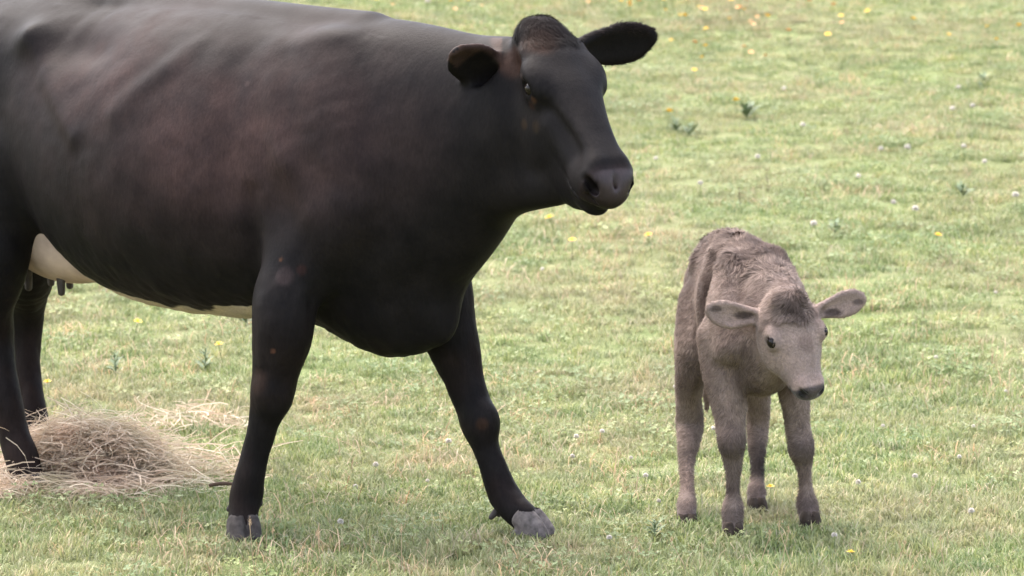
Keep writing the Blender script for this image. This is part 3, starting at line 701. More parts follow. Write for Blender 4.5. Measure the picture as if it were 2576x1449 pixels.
# ------------------------------------------------------------------ hair
def hair(name, parent, V, N, col, n, length, width, mat, comb, weight=None, var=0.35, lift=0.5, curl=0.5):
    p = None
    if weight is not None: p = weight / weight.sum()
    i = rng.choice(len(V), n, p=p)
    P = V[i] + rng.normal(0, 0.0016, (n, 3)); Nn = N[i]
    c = comb(V[i], Nn) + np.stack([vnoise(V[i], 30, 50 + q) for q in range(3)], 1) * curl + rng.normal(0, 0.25, (n, 3))
    c -= Nn * (c * Nn).sum(1)[:, None]; c /= np.linalg.norm(c, axis=1)[:, None] + 1e-9
    dr = c + Nn * lift * rng.uniform(0.4, 1.3, n)[:, None]; dr /= np.linalg.norm(dr, axis=1)[:, None]
    ln = length * rng.uniform(0.6, 1.25, n)[:, None]
    sd = np.cross(dr, Nn); sd /= np.linalg.norm(sd, axis=1)[:, None] + 1e-9
    sd = sd * width * 0.5
    P = P - Nn * 0.001
    mid = P + dr * ln * 0.55; tip = P + dr * ln + c * ln * 0.15 - Nn * ln * 0.12
    vv = np.stack([P - sd, P + sd, mid + sd * 0.8, mid - sd * 0.8, tip], 1).reshape(-1, 3)
    k = np.arange(n)[:, None] * 5
    f = np.vstack([k + [0, 1, 2], k + [0, 2, 3], k + [3, 2, 4]])
    cc = col[i] * rng.uniform(1 - var, 1 + var, n)[:, None]
    o = link(name, mesh_np(name, vv, f, smooth=False, col=np.repeat(cc, 5, 0)), mat, parent)
    o['kind'] = 'stuff'
    return o
def hair_material(name, rough, spec):
    M = Mat(name, rough, spec); at = M.node('ShaderNodeAttribute', attribute_name='coat')
    M.lk(at.outputs['Color'], M.b.inputs['Base Color']); return M.m
MHAIR = hair_material('calf_hair', 0.75, 0.15); MHAIRB = hair_material('cow_hair', 0.65, 0.06)

MHAIRC = hair_material('cow_short_hair', 0.58, 0.08)
croot, CV, CQ, CN, CC, (CHf, Chh, Che, Chd), Coff = calf
down = np.array([0, 0, -1.0]); back = nrm([-0.3, 0.95, -0.2])
hpc = CHf(0, 0, 0) - Coff
wz = CV[:, 2]
X = (CV - hpc) @ Chh; inhead = (np.linalg.norm(CV - hpc - Chh * 0.13, axis=1) < 0.17)
wgt = np.ones(len(CV)); wgt[inhead & (X > 0.235)] = 0.0; wgt[inhead] *= 0.8
wgt[wz < 0.05] = 0.0
for q in (-1, 1): wgt[np.linalg.norm(CV - (CHf(0.105, q * 0.073, -0.022) - Coff), axis=1) < 0.017] = 0
face_ = inhead & (X > 0.06)
for m_ in (W(1842, 794, 9.87), W(2118, 767, 9.93)):
    e_ = np.linalg.norm(CV + Coff - m_, axis=1) < 0.085; face_ |= e_; wgt[e_] *= 0.6
def comb1(P, Nn):
    c = np.tile(back * 0.8 + down * 0.9, (len(P), 1)); return c
hair('hair', croot, CV, CN, CC, 170000, 0.013, 0.0015, MHAIR, comb1, wgt * (~face_), curl=1.1, lift=0.36)
hair('face_hair', croot, CV, CN, CC, 30000, 0.005, 0.0013, MHAIR, lambda P, Nn: -Chh * 1.0 - Chd * 0.3 + np.sign(P[:, :1] - hpc[0]) * (np.abs(P[:, :1] - hpc[0]) > 0.075) * np.array([2.0, 0, 0]), wgt * face_, curl=0.3, lift=0.25, var=0.25)
wt = blob(CV, CHf(0.03, 0.0, 0.01) - Coff, (0.05, 0.055, 0.05)) + 0.5 * (sstep(0.72, 0.79, wz))
hair('curl_hair', croot, CV, CN, CC * 0.85, 22000, 0.024, 0.0022, MHAIR, comb1, wt, curl=2.2, lift=0.7)

kroot, KV, KN, KC, (KH, Kh, Ke, Kd), Koff = cow
KWn = KN @ Rcow
hpw = to_world(KH(0.0, 0, 0.01)[None])[0] - Koff
wk = blob(KV, hpw, (0.10, 0.10, 0.08)) + 1e-9
hair('poll_hair', kroot, KV, KWn, KC * 0.7, 5200, 0.022, 0.0018, MHAIRB, lambda P, Nn: np.tile(np.array([0.35, -0.5, -0.6]), (len(P), 1)), wk ** 1.5 + 1e-9, curl=0.9, lift=0.22, var=0.2)
wk = np.ones(len(KV))
ls = ((KV + Koff - OC) @ AX)
wk[(KV[:, 2] < 0.06)] = 0
mzx = ((KV + Koff) @ (Kh @ Rcow)) - (to_world(KH(0.48, 0, 0)[None])[0] @ (Kh @ Rcow))
wk[(mzx > 0) & (ls > 2.1)] = 0
for q in (-1, 1): wk[np.linalg.norm(KV - (to_world(KH(0.162, q * 0.105, -0.042)[None])[0] - Koff), axis=1) < 0.028] = 0
for q_, (b_, m_, t_) in enumerate(((W(1455, 122, 9.76), W(1552, 112, 9.80), W(1642, 90, 9.80)),)):
    a_ = nrm(t_ - b_); wv_ = nrm(np.cross(a_, (0.1, -0.8, -0.4))); dd = KV + Koff - m_
    we = wk * (np.linalg.norm(dd, axis=1) < 0.115) * (np.abs(dd @ nrm(np.cross(wv_, a_))) < 0.020) * sstep(0.035, 0.058, np.sqrt((dd @ wv_) ** 2 + (0.5 * (dd @ a_).clip(0, 1)) ** 2)) + 1e-12
    hair('ear_hair', kroot, KV, KWn, KC * 1.2 + np.array([0.006, 0.003, 0.002]), 2200, 0.010, 0.0014, MHAIRB, lambda P, Nn: np.tile(a_ * 0.8, (len(P), 1)), we, curl=0.3, lift=0.5)

# ------------------------------------------------------------------ the pasture
def ground():
    ys = np.concatenate([np.linspace(-40, 6, 24), np.arange(6.2, 34, 0.2), np.linspace(35, 120, 40), np.linspace(130, 900, 20)])
    xs = np.concatenate([np.linspace(-600, -14, 20), np.arange(-13, 13.1, 0.25), np.linspace(14, 600, 20)])
    X, Y = np.meshgrid(xs, ys, indexing='ij'); Z = hill(X, Y)
    p = np.stack([X.ravel(), Y.ravel(), np.zeros(X.size)], 1)
    Z = Z.ravel() + 0.006 * fbm(p, 1.6, 12) * (np.abs(p[:, 0]) < 14)
    p[:, 2] = Z - 0.004
    n, m = X.shape; i = np.arange(n * m).reshape(n, m)
    f = np.stack([i[:-1, :-1].ravel(), i[1:, :-1].ravel(), i[1:, 1:].ravel(), i[:-1, 1:].ravel()], 1)
    M = Mat('turf_soil', 0.95, 0.1)
    g = M.node('ShaderNodeNewGeometry')
    n1 = M.node('ShaderNodeTexNoise', Scale=0.9, Detail=6.0, Roughness=0.6); n2 = M.node('ShaderNodeTexNoise', Scale=28.0, Detail=5.0, Roughness=0.7); n3 = M.node('ShaderNodeTexNoise', Scale=140.0, Detail=3.0)
    for k in (n1, n2, n3): M.lk(g.outputs['Position'], k.inputs['Vector'])
    a = M.ramp(n1.outputs[0], [(0.38, (0.130, 0.170, 0.062)), (0.62, (0.185, 0.175, 0.095))])
    b = M.ramp(n2.outputs[0], [(0.3, (0.05, 0.075, 0.025)), (0.5, (0.12, 0.145, 0.06)), (0.72, (0.20, 0.19, 0.11))])
    c = M.mix(0.55, a, b); d = M.ramp(n3.outputs[0], [(0.3, (0.6, 0.6, 0.6)), (0.7, (1.3, 1.3, 1.3))])
    M.lk(M.mix(1.0, c, d, 'MULTIPLY'), M.b.inputs['Base Color'])
    bp = M.node('ShaderNodeBump', Strength=0.8, Distance=0.02); M.lk(n2.outputs[0], bp.inputs['Height']); M.lk(bp.outputs[0], M.b.inputs['Normal'])
    o = link('ground', mesh_np('ground', p, f), M.m); tag(o, kind='structure'); return o
ground()

def leaf_material(name, cols, patch, rough=0.55, trans=0.35, vary=0.5):
    """blade colour: by random tuft, by blade, by broad patches of the field"""
    M = Mat(name, rough, 0.25)
    at = M.node('ShaderNodeAttribute', attribute_name='blade')
    oi = M.node('ShaderNodeObjectInfo')
    g = M.node('ShaderNodeNewGeometry')
    n1 = M.node('ShaderNodeTexNoise', Scale=1.1, Detail=4.0, Roughness=0.6); M.lk(g.outputs['Position'], n1.inputs['Vector'])
    base = M.ramp(at.outputs['Fac'], cols)
    base2 = M.ramp(oi.outputs['Random'], [(0.0, (0.72, 0.80, 0.80)), (0.5, (1.0, 1.0, 1.0)), (1.0, (1.30, 1.18, 1.05))])
    c = M.mix(1.0, base, base2, 'MULTIPLY')
    pf = M.node('ShaderNodeMapRange'); pf.inputs['From Min'].default_value = 0.42; pf.inputs['From Max'].default_value = 0.66; pf.inputs['To Max'].default_value = vary
    M.lk(n1.outputs[0], pf.inputs[0])
    c = M.mix(pf.outputs[0], c, patch)
    n5 = M.node('ShaderNodeTexNoise', Scale=5.5, Detail=3.0, Roughness=0.6); M.lk(g.outputs['Position'], n5.inputs['Vector'])
    c = M.mix(1.0, c, M.ramp(n5.outputs[0], [(0.32, (0.76, 0.82, 0.74)), (0.5, (1.0, 1.0, 1.0)), (0.7, (1.20, 1.08, 1.08))]), 'MULTIPLY')
    M.lk(c, M.b.inputs['Base Color'])
    tr = M.node('ShaderNodeBsdfTranslucent'); M.lk(c, tr.inputs[0])
    mx = M.node('ShaderNodeMixShader'); mx.inputs[0].default_value = trans
    M.lk(M.b.outputs[0], mx.inputs[1]); M.lk(tr.outputs[0], mx.inputs[2])
    M.lk(mx.outputs[0], M.t.nodes['Material Output'].inputs[0]); return M.m
GRN = [(0.0, (0.10, 0.145, 0.048)), (0.35, (0.19, 0.243, 0.090)), (0.7, (0.272, 0.322, 0.148)), (0.9, (0.36, 0.34, 0.22)), (1.0, (0.44, 0.39, 0.27))]
MG = leaf_material('pasture_grass', GRN, (0.32, 0.265, 0.175), vary=0.55)
MCL = leaf_material('clover_leaf', [(0.0, (0.15, 0.20, 0.085)), (0.5, (0.21, 0.27, 0.12)), (1.0, (0.31, 0.36, 0.20))], (0.27, 0.26, 0.15), vary=0.3)
MDRY = leaf_material('dry_grass', [(0.0, (0.22, 0.15, 0.08)), (0.5, (0.36, 0.27, 0.17)), (1.0, (0.52, 0.42, 0.30))], (0.36, 0.27, 0.17), vary=0.3)

def blades(n, rad, lmin, lmax, wid, bend, lean=0.35, r=rng, dryfrac=0.0):
    V, F, A = [], [], []
    for i in range(n):
        a = r.uniform(0, 2 * math.pi); q = rad * math.sqrt(r.uniform(0, 1))
        b = np.array([math.cos(a) * q, math.sin(a) * q, -0.005])
        L_ = r.uniform(lmin, lmax); dirn = r.uniform(0, 2 * math.pi); le = abs(r.normal(0, lean))
        o = np.array([math.cos(dirn), math.sin(dirn), 0]); w = wid * r.uniform(0.7, 1.3)
        sd = np.array([-math.sin(dirn + r.uniform(-.8, .8)), math.cos(dirn), 0]); sd = sd / np.linalg.norm(sd) * w / 2
        pts = []; ang = le; p = b.copy()
        for k in range(3):
            pts.append(p.copy()); p = p + (o * math.sin(ang) + np.array([0, 0, 1]) * math.cos(ang)) * L_ / 3; ang += bend * r.uniform(0.5, 1.4)
            ang = min(ang, 2.0)
        j = len(V)
        V += [pts[0] - sd, pts[0] + sd, pts[1] + sd, pts[1] - sd, pts[2] + sd * .8, pts[2] - sd * .8, p]
        F += [(j, j + 1, j + 2), (j, j + 2, j + 3), (j + 3, j + 2, j + 4), (j + 3, j + 4, j + 5), (j + 5, j + 4, j + 6)]
        c = r.uniform(0, 0.85) if r.uniform() > dryfrac else r.uniform(0.85, 1.0)
        A += [c] * 7
    return np.array(V), np.array(F), np.array(A)
def clover(n, rad, r=rng):
    V, F, A = [], [], []
    for i in range(n):
        a = r.uniform(0, 2 * math.pi); q = rad * math.sqrt(r.uniform(0, 1)); hgt = r.uniform(0.018, 0.045)
        c = np.array([math.cos(a) * q, math.sin(a) * q, hgt]); s = r.uniform(0.004, 0.007)
        nn = nrm([r.normal(0, .45), r.normal(0, .45), 1]); x = nrm(np.cross(nn, [0.3, 1, 0])); y = np.cross(nn, x); t0 = r.uniform(0, 6.28)
        col = r.uniform(0, 1)
        for k in range(3):
            t = t0 + k * 2.094; dr = x * math.cos(t) + y * math.sin(t); sd = np.cross(nn, dr)
            j = len(V); up = nn * s * 0.25
            V += [c, c + dr * s * .6 + sd * s * .5 + up, c + dr * s * 1.15 + sd * s * .3 + up, c + dr * s * 1.15 - sd * s * .3 + up, c + dr * s * .6 - sd * s * .5 + up]
            F += [(j, j + 1, j + 2), (j, j + 2, j + 3), (j, j + 3, j + 4)]; A += [col] * 5
        j = len(V); V += [np.array([c[0] - .0008, c[1], 0]), np.array([c[0] + .0008, c[1], 0]), c]; F += [(j, j + 1, j + 2)]; A += [0.3] * 3
    return np.array(V), np.array(F), np.array(A)
def scatter(name, variants, P, rot, scl, pick, label):
    """variants: meshes; P Nx3 positions -> one object of instances"""
    coll = bpy.data.collections.new(name + '_kinds')
    for k, (me) in enumerate(variants):
        ob = bpy.data.objects.new('%s_kind_%d' % (name, k), me); coll.objects.link(ob)
    me = bpy.data.meshes.new(name); me.vertices.add(len(P)); me.vertices.foreach_set('co', np.ascontiguousarray(P, dtype=np.float32).ravel())
    for nm, ty, val in (('rotz', 'FLOAT', rot), ('scl', 'FLOAT', scl)):
        a = me.attributes.new(nm, ty, 'POINT'); a.data.foreach_set('value', np.asarray(val, dtype=np.float32))
    a = me.attributes.new('pick', 'INT', 'POINT'); a.data.foreach_set('value', np.asarray(pick, dtype=np.int32))
    o = link(name, me)
    t = bpy.data.node_groups.new(name, 'GeometryNodeTree')
    t.interface.new_socket('Geometry', in_out='INPUT', socket_type='NodeSocketGeometry'); t.interface.new_socket('Geometry', in_out='OUTPUT', socket_type='NodeSocketGeometry')
    N = t.nodes; i_, o_ = N.new('NodeGroupInput'), N.new('NodeGroupOutput')
    ci = N.new('GeometryNodeCollectionInfo'); ci.inputs['Collection'].default_value = coll; ci.inputs['Separate Children'].default_value = True; ci.inputs['Reset Children'].default_value = True
    ip = N.new('GeometryNodeInstanceOnPoints'); ip.inputs['Pick Instance'].default_value = True
    def attr(nm, ty):
        n = N.new('GeometryNodeInputNamedAttribute'); n.data_type = ty; n.inputs['Name'].default_value = nm; return n.outputs['Attribute']
    cb = N.new('ShaderNodeCombineXYZ'); t.links.new(attr('rotz', 'FLOAT'), cb.inputs['Z'])
    t.links.new(i_.outputs[0], ip.inputs['Points']); t.links.new(ci.outputs[0], ip.inputs['Instance']); t.links.new(attr('pick', 'INT'), ip.inputs['Instance Index'])
    t.links.new(cb.outputs[0], ip.inputs['Rotation']); t.links.new(attr('scl', 'FLOAT'), ip.inputs['Scale'])
    t.links.new(ip.outputs[0], o_.inputs[0])
    md = o.modifiers.new('scatter', 'NODES'); md.node_group = t
    tag(o, label[0], label[1], kind='stuff'); return o
def field_points(dens, y0, y1, margin=2.4, extra=2.6, dmask=None):
    out = []
    yy = y0
    while yy < y1:
        st = 0.5; hw = 0.138 * (yy + st) * margin + extra
        n = rng.poisson(dens(yy) * st * 2 * hw)
        p = np.stack([rng.uniform(-hw, hw, n), rng.uniform(yy, yy + st, n), np.zeros(n)], 1); out.append(p); yy += st
    P = np.vstack(out)
    if dmask is not None: P = P[rng.uniform(0, 1, len(P)) < dmask(P)]
    P[:, 2] = hill(P[:, 0], P[:, 1])
    return P
def me_leaf(nm, t, mat):
    me = mesh_np(nm, t[0], t[1], smooth=False, attrs={'blade': t[2]}); me.materials.append(mat); return me
kinds = [me_leaf('g%d' % i, blades(50, 0.065, 0.018, 0.044, 0.0032, 0.45, 0.5, dryfrac=0.12), MG) for i in range(5)]
kinds += [me_leaf('gl%d' % i, blades(30, 0.05, 0.035, 0.065, 0.0030, 0.35, 0.35, dryfrac=0.18), MG) for i in range(3)]
cl_k = [me_leaf('c%d' % i, clover(34, 0.085), MCL) for i in range(4)]
dr_k = [me_leaf('d%d' % i, blades(16, 0.07, 0.04, 0.10, 0.0026, 0.6, 0.9), MDRY) for i in range(3)]
def low(P): return fbm(P * [1, .6, 1], 1.3, 21)
P = field_points(lambda y: 400 if y < 13 else 230 if y < 25 else 110, 5.5, 40)
nz = low(P); sc = rng.uniform(0.6, 1.15, len(P)) * (1 + 0.22 * nz)
pk = rng.integers(0, 5, len(P)); tall = (rng.uniform(0, 1, len(P)) < 0.10 + 0.25 * (P[:, 1] < 9.95) * (nz > -0.1)); pk[tall] = rng.integers(5, 8, tall.sum())
FEET = [W(611, 1345, 9.97), W(1335, 1335, 10.02), W(80, 1235, 10.78), W(1843, 1350, 10.02), W(2037, 1322, 10.16), W(1727, 1330, 10.23), W(1903, 1288, 10.41), W(1280, 1335, 10.07)]
ex, sx = [], []
for f_ in FEET:
    for k in range(46):
        a = rng.uniform(0, 6.28); q = rng.uniform(0.045, 0.13)
        ex.append([f_[0] + math.cos(a) * q, f_[1] + math.sin(a) * q, 0.0]); sx.append(rng.uniform(0.7, 1.15) * (1.25 if math.sin(a) < 0 else 0.8))
P = np.vstack([P, ex]); sc = np.concatenate([sc, sx]); pk = np.concatenate([pk, rng.integers(0, 5, len(ex))])
scatter('grass', kinds, P, rng.uniform(0, 6.28, len(P)), sc, pk, ('short grazed green grass covering the whole pasture', 'grass'))
P = field_points(lambda y: (18 if y < 9.6 else 40) if y < 15 else 30, 5.5, 40, dmask=lambda P: np.clip(0.45 + 1.1 * fbm(P, 1.7, 33), 0, 1))
scatter('clover', cl_k, P, rng.uniform(0, 6.28, len(P)), rng.uniform(0.7, 1.4, len(P)), rng.integers(0, 4, len(P)), ('low clover leaves mixed through the pasture grass', 'clover'))
P = field_points(lambda y: 100 if y < 9.9 else 50, 5.5, 40, dmask=lambda P: np.clip(0.35 + 1.3 * fbm(P, 1.1, 44), 0.06, 1))
scatter('dry_grass', dr_k, P, rng.uniform(0, 6.28, len(P)), rng.uniform(0.6, 1.2, len(P)), rng.integers(0, 3, len(P)), ('withered straw coloured blades lying in patches of the pasture', 'dry grass'))

# ------------------------------------------------------------------ hay
def strands(centers, n, lmin, lmax, wid, r, spread, hfun, up=0.35):
    V, F, A = [], [], []
    for i in range(n):
        cx, cy = spread(r); zt = hfun(cx, cy)
        z = float(hill(cx, cy)) + 0.008 + zt * r.uniform(0.0, 1.0) ** 0.6
        a = r.uniform(0, 2 * math.pi); L_ = r.uniform(lmin, lmax); w = wid * r.uniform(0.6, 1.5); k = r.uniform(-5, 5); pitch = r.normal(0, up)
        p = np.array([cx, cy, z]); p = p - np.array([math.cos(a), math.sin(a), 0]) * L_ / 2
        j = len(V); c = r.uniform(0, 1); S = 5
        for q in range(S + 1):
            dr = np.array([math.cos(a), math.sin(a), math.tan(pitch)])
            sd = np.array([0, 0, w / 2]) if i % 2 else np.array([-math.sin(a), math.cos(a), 0.3]) * w / 2
            zz = max(p[2], float(hill(p[0], p[1])) + 0.012)
            pp = np.array([p[0], p[1], zz]); V += [pp - sd, pp + sd]
            if q < S: F += [(j + 2 * q, j + 2 * q + 1, j + 2 * q + 3, j + 2 * q + 2)]
            p = p + nrm(dr) * L_ / S; a += k * L_ / S * 3; pitch -= r.uniform(0, 0.25)
        A += [c] * (2 * S + 2)
    return np.array(V), np.array(F), np.array(A)
MHAY = leaf_material('hay', [(0.0, (0.34, 0.25, 0.17)), (0.35, (0.54, 0.42, 0.31)), (0.75, (0.60, 0.47, 0.37)), (1.0, (0.82, 0.70, 0.56))], (0.55, 0.43, 0.32), trans=0.45, vary=0.3)
hc = W(225, 1180, 10.98)
def mound(x, y):
    q = ((x - hc[0]) / 0.27) ** 2 + ((y - hc[1]) / 0.20) ** 2
    return 0.165 * max(0.0, 1 - q) ** 0.7
def sp1(r):
    return hc[0] + r.normal(0, 0.135), hc[1] + r.normal(0, 0.10)
def sp2(r):
    return hc[0] + 0.02 + r.normal(0, 0.16), hc[1] - 0.10 + r.normal(0, 0.12)
hr = np.random.default_rng(5)
v1, f1, a1 = strands(None, 8000, 0.05, 0.22, 0.0022, hr, sp1, mound)
v2, f2, a2 = strands(None, 1500, 0.08, 0.26, 0.0022, hr, sp2, lambda x, y: 0.03, 0.15)
def sp3(r): return hc[0] + 0.30 + r.normal(0, 0.12), hc[1] + 0.05 + r.normal(0, 0.16)
v3, f3, a3_ = strands(None, 170, 0.10, 0.26, 0.0028, hr, sp3, lambda x, y: 0.06, 0.3)
def sp4(r): return hc[0] - 0.18 + r.normal(0, 0.12), 10.66 + r.normal(0, 0.06)
v4, f4, a4 = strands(None, 330, 0.08, 0.24, 0.0024, hr, sp4, lambda x, y: 0.05, 0.2)
ga, gb, gc = G(380, 1105), G(500, 1070), G(620, 1080)
def sp5(r):
    t = r.uniform(0, 2); p_ = ga * (1 - t) + gb * t if t < 1 else gb * (2 - t) + gc * (t - 1)
    return p_[0] + r.normal(0, 0.03), p_[1] + r.normal(0, 0.04)
v5, f5, a5 = strands(None, 120, 0.06, 0.22, 0.0030, hr, sp5, lambda x, y: 0.07 if x < gb[0] + .05 else 0.03, 0.35)
f5 = f5 + len(v1) + len(v2) + len(v3) + len(v4)
f2 = f2 + len(v1); f3 = f3 + len(v1) + len(v2); f4 = f4 + len(v1) + len(v2) + len(v3)
# dark core the strands lie on, so the heap is solid
o = link('hay_heap', mesh_np('hay_heap', np.vstack([v1, v2, v3, v4, v5]), np.vstack([f1, f2, f3, f4, f5]), smooth=False, attrs={'blade': np.concatenate([a1, a2, a3_, a4, a5])}), MHAY)
tag(o, 'heap of loose pale hay on the ground beside the cow\'s hind hoof', 'hay', kind='stuff')

# ------------------------------------------------------------------ flowers, weeds, stalks
def merge(parts):
    V, F, n = [], [], 0
    for v, f in parts: V.append(np.asarray(v, float)); F.append(np.asarray(f) + n); n += len(v)
    return np.vstack(V), np.vstack(F)
def stem_geo(h, w=0.0012, lean=(0, 0)):
    V = []; F = []
    for k in range(3):
        a = k * 2.094
        V += [(math.cos(a) * w, math.sin(a) * w, -0.01), (math.cos(a) * w * .7 + lean[0], math.sin(a) * w * .7 + lean[1], h)]
    for k in range(3):
        a, b = 2 * k, 2 * ((k + 1) % 3); F += [(a, b, b + 1), (a, b + 1, a + 1)]
    return np.array(V), np.array(F)
def petals(n, r, z, cup, w=0.55):
    V = []; F = []
    for k in range(n):
        a = k * 2 * math.pi / n; c, s = math.cos(a), math.sin(a); j = len(V)
        V += [(0, 0, z), (c * r * .55 - s * r * w, s * r * .55 + c * r * w, z + cup * .6), (c * r, s * r, z + cup), (c * r * .55 + s * r * w, s * r * .55 - c * r * w, z + cup * .6)]
        F += [(j, j + 3, j + 2), (j, j + 2, j + 1)]
    return np.array(V), np.array(F)
MWH = simple('white_petal', (0.50, 0.46, 0.41), 0.7, 0.1, 80, 0.12); MYE = simple('yellow_petal', (0.75, 0.50, 0.06), 0.6, 0.2, 80, 0.15); MORG = simple('faded_petal', (0.62, 0.36, 0.16), 0.6, 0.2, 80, 0.15)
MSTEM = simple('flower_stem', (0.10, 0.14, 0.05), 0.7, 0.2); MWEED = simple('weed_leaf', (0.13, 0.175, 0.095), 0.6, 0.3, 40, 0.35); MBROWN = simple('dead_stalk', (0.07, 0.045, 0.03), 0.8, 0.2, 40, 0.3)
MSTALK = simple('straw_stalk', (0.42, 0.31, 0.20), 0.8, 0.2, 40, 0.25)
def clover_head_geo(r, z):
    parts = []
    g = np.random.default_rng(3)
    for k in range(34):
        th = math.acos(1 - 1.7 * (k + .5) / 34); ph = k * 2.39996
        dr = np.array([math.sin(th) * math.cos(ph), math.sin(th) * math.sin(ph), math.cos(th)])
        sd = nrm(np.cross(dr, [0.2, 0.3, 1])); t2 = np.cross(dr, sd); c = np.array([0, 0, z])
        V = [c + dr * r * .3 - sd * r * .17, c + dr * r * .3 + sd * r * .17, c + dr * r * g.uniform(.9, 1.1) + t2 * r * .15, c + dr * r * .8 - t2 * r * .2]
        parts.append((V, [(0, 1, 2), (0, 3, 1), (0, 2, 3), (1, 3, 2)]))
    return merge(parts)
st_me = mesh_np('stem', *stem_geo(0.05)); st_me.materials.append(MSTEM)
wh_me = mesh_np('flower_head', *clover_head_geo(0.0105, 0.054), smooth=False); wh_me.materials.append(MWH)
ye_me = mesh_np('flower_head', *merge([petals(5, 0.0125, 0.052, 0.004), petals(5, 0.008, 0.054, 0.006)]), smooth=False); ye_me.materials.append(MYE)
or_me = mesh_np('flower_head', *merge([petals(6, 0.012, 0.052, 0.003), petals(5, 0.007, 0.054, 0.006)]), smooth=False); or_me.materials.append(MORG)
def flower(name, head, u, v, s, label, cat, group=None):
    p = G(u, v)
    r = bpy.data.objects.new(name, None); COL.objects.link(r); r.location = p; r.rotation_euler = (rnd.uniform(-.2, .35), rnd.uniform(-.25, .25), rnd.uniform(0, 6)); r.scale = (s, s, s)
    tag(r, label, cat, group)
    if group and 'above' not in label: FL.append((r, u, v, name.replace('_', ' ')))
    a = bpy.data.objects.new('stem', st_me); b = bpy.data.objects.new('flower_head', head)
    for q in (a, b): COL.objects.link(q); q.parent = r
FL = []
def flower_labels():
    marks = [('the cow\'s near front hoof', 610, 1340), ('the cow\'s striding front hoof', 1335, 1330), ('the calf\'s hooves', 1860, 1330), ('the cow\'s muzzle', 1550, 460), ('the calf\'s far ear', 2184, 760),
             ('the calf\'s humped back', 1880, 600), ('the cow\'s pointed far ear', 1640, 90), ('the cow\'s tufted poll', 1360, 40), ('the cow\'s withers', 1000, 50), ('the upper right corner', 2576, 0), ('the lower right corner', 2576, 1449),
             ('the middle of the right edge', 2576, 720), ('the middle of the top edge', 1288, 0)]
    grp = {}
    for r, u, v, what in FL:
        m = min(marks, key=lambda q: (q[1] - u) ** 2 + (q[2] - v) ** 2)
        a = math.degrees(math.atan2(m[2] - v, u - m[1])) % 360
        d = ['right', 'upper right', 'upper side', 'upper left', 'left', 'lower left', 'lower side', 'lower right'][int((a + 22.5) // 45) % 8]
        grp.setdefault((what, m, d), []).append(((m[1] - u) ** 2 + (m[2] - v) ** 2, r))
    o = ['closest', 'second closest', 'third closest', 'fourth closest', 'fifth closest', 'sixth closest', 'seventh closest', 'eighth closest', 'ninth closest', 'tenth closest', 'eleventh closest', 'twelfth closest', 'thirteenth closest', 'fourteenth closest', 'fifteenth closest', 'sixteenth closest', 'seventeenth closest', 'eighteenth closest', 'nineteenth closest', 'twentieth closest']
    for (what, m, d), l in grp.items():
        for k, (_, r) in enumerate(sorted(l, key=lambda t: t[0])):
            r['label'] = '%s, %s to %s on its %s' % (what, o[min(k, 19)], m[0], d)
fl = random.Random(11)
def onbody(u, v):
    if v < 560 and u < 1665: return v > 30 and u < 1480 or (1440 < u < 1665 and 45 < v < 185) or u < 1280 and v > 5
    return u < 1250 and v < 900
# white clover heads, near and middle grass
for (u, v) in ((1435, 1183), (900, 1262), (1130, 1152), (1800, 1110), (1510, 1120), (1620, 1235), (1700, 1000), (1370, 705), (2160, 1250), (2300, 1240), (2220, 1100), (2420, 1180),
               (1070, 1240), (940, 1210), (1440, 1135), (1590, 1180), (2450, 1330), (850, 1360), (2100, 1390), (1540, 1395), (2510, 760), (2530, 1010), (2360, 930), (2450, 1100), (1660, 1290), (1250, 1190)):
    flower('clover_flower', wh_me, u, v, fl.uniform(0.65, 1.0), 'small white clover flower standing in the nearer grass', 'flower', 'white clover flowers in the nearer grass')
for (u, v) in ((1655, 430), (1900, 432), (2215, 410), (2270, 412), (2425, 405), (2010, 352), (2440, 300), (2400, 310), (1760, 500), (2240, 545), (2300, 575), (2560, 540), (2060, 610), (1800, 640), (2160, 480), (2480, 440), (2410, 250), (1980, 250)):
    flower('clover_flower', wh_me, u, v, fl.uniform(1.1, 1.6), 'white clover flower in the grass beyond the animals', 'flower', 'white clover flowers beyond the animals')
for (u, v, s, lb) in ((1100, 36, 3.0, 'largest white flower above the dip in the cow\'s neck, the right one of the pair'), (1031, 52, 3.0, 'large white flower touching the cow\'s withers, the left one of the pair'),
                   (1076, 42, 1.8, 'small white flower between the two large ones above the cow\'s withers'), (985, 8, 1.8, 'small white flower at the top edge, left of those above the withers'),
                   (1065, 5, 1.6, 'small white flower at the top edge, straight above the two large ones')):
    flower('white_flower', wh_me, u, v, s, lb, 'flower', 'white flowers above the cow\'s back')
# yellow ones
n = 0
while n < 75:
    u = fl.gauss(1500, 480); v = abs(fl.gauss(0, 70)) + 2
    if u < 560 or u > 2570 or v > 240: continue
    if (v > 20 + (u - 600) * 0.07 and u < 1280) or (1270 < u < 1500 and v > 36) or (1450 < u < 1665 and 45 < v < 185): continue
    n += 1
    hd, nm = ((ye_me, 'yellow') if fl.random() < 0.62 else (or_me, 'orange'))
    flower('%s_flower' % nm, hd, u, v, fl.uniform(1.0, 1.9), 'small %s flower in the far grass behind the cow\'s head' % nm, 'flower', '%s flowers in the far grass' % nm)
for (u, v) in ((1740, 215), (1770, 175), (2380, 118), (2500, 130), (2560, 105), (1680, 330), (1850, 300), (2490, 95), (1690, 130), (1715, 80), (1640, 640), (1400, 600), (1440, 650), (2350, 640)):
    flower('yellow_flower', ye_me, u, v, fl.uniform(1.2, 1.9), 'small yellow flower in the grass to the right of the cow', 'flower', 'yellow flowers right of the cow')
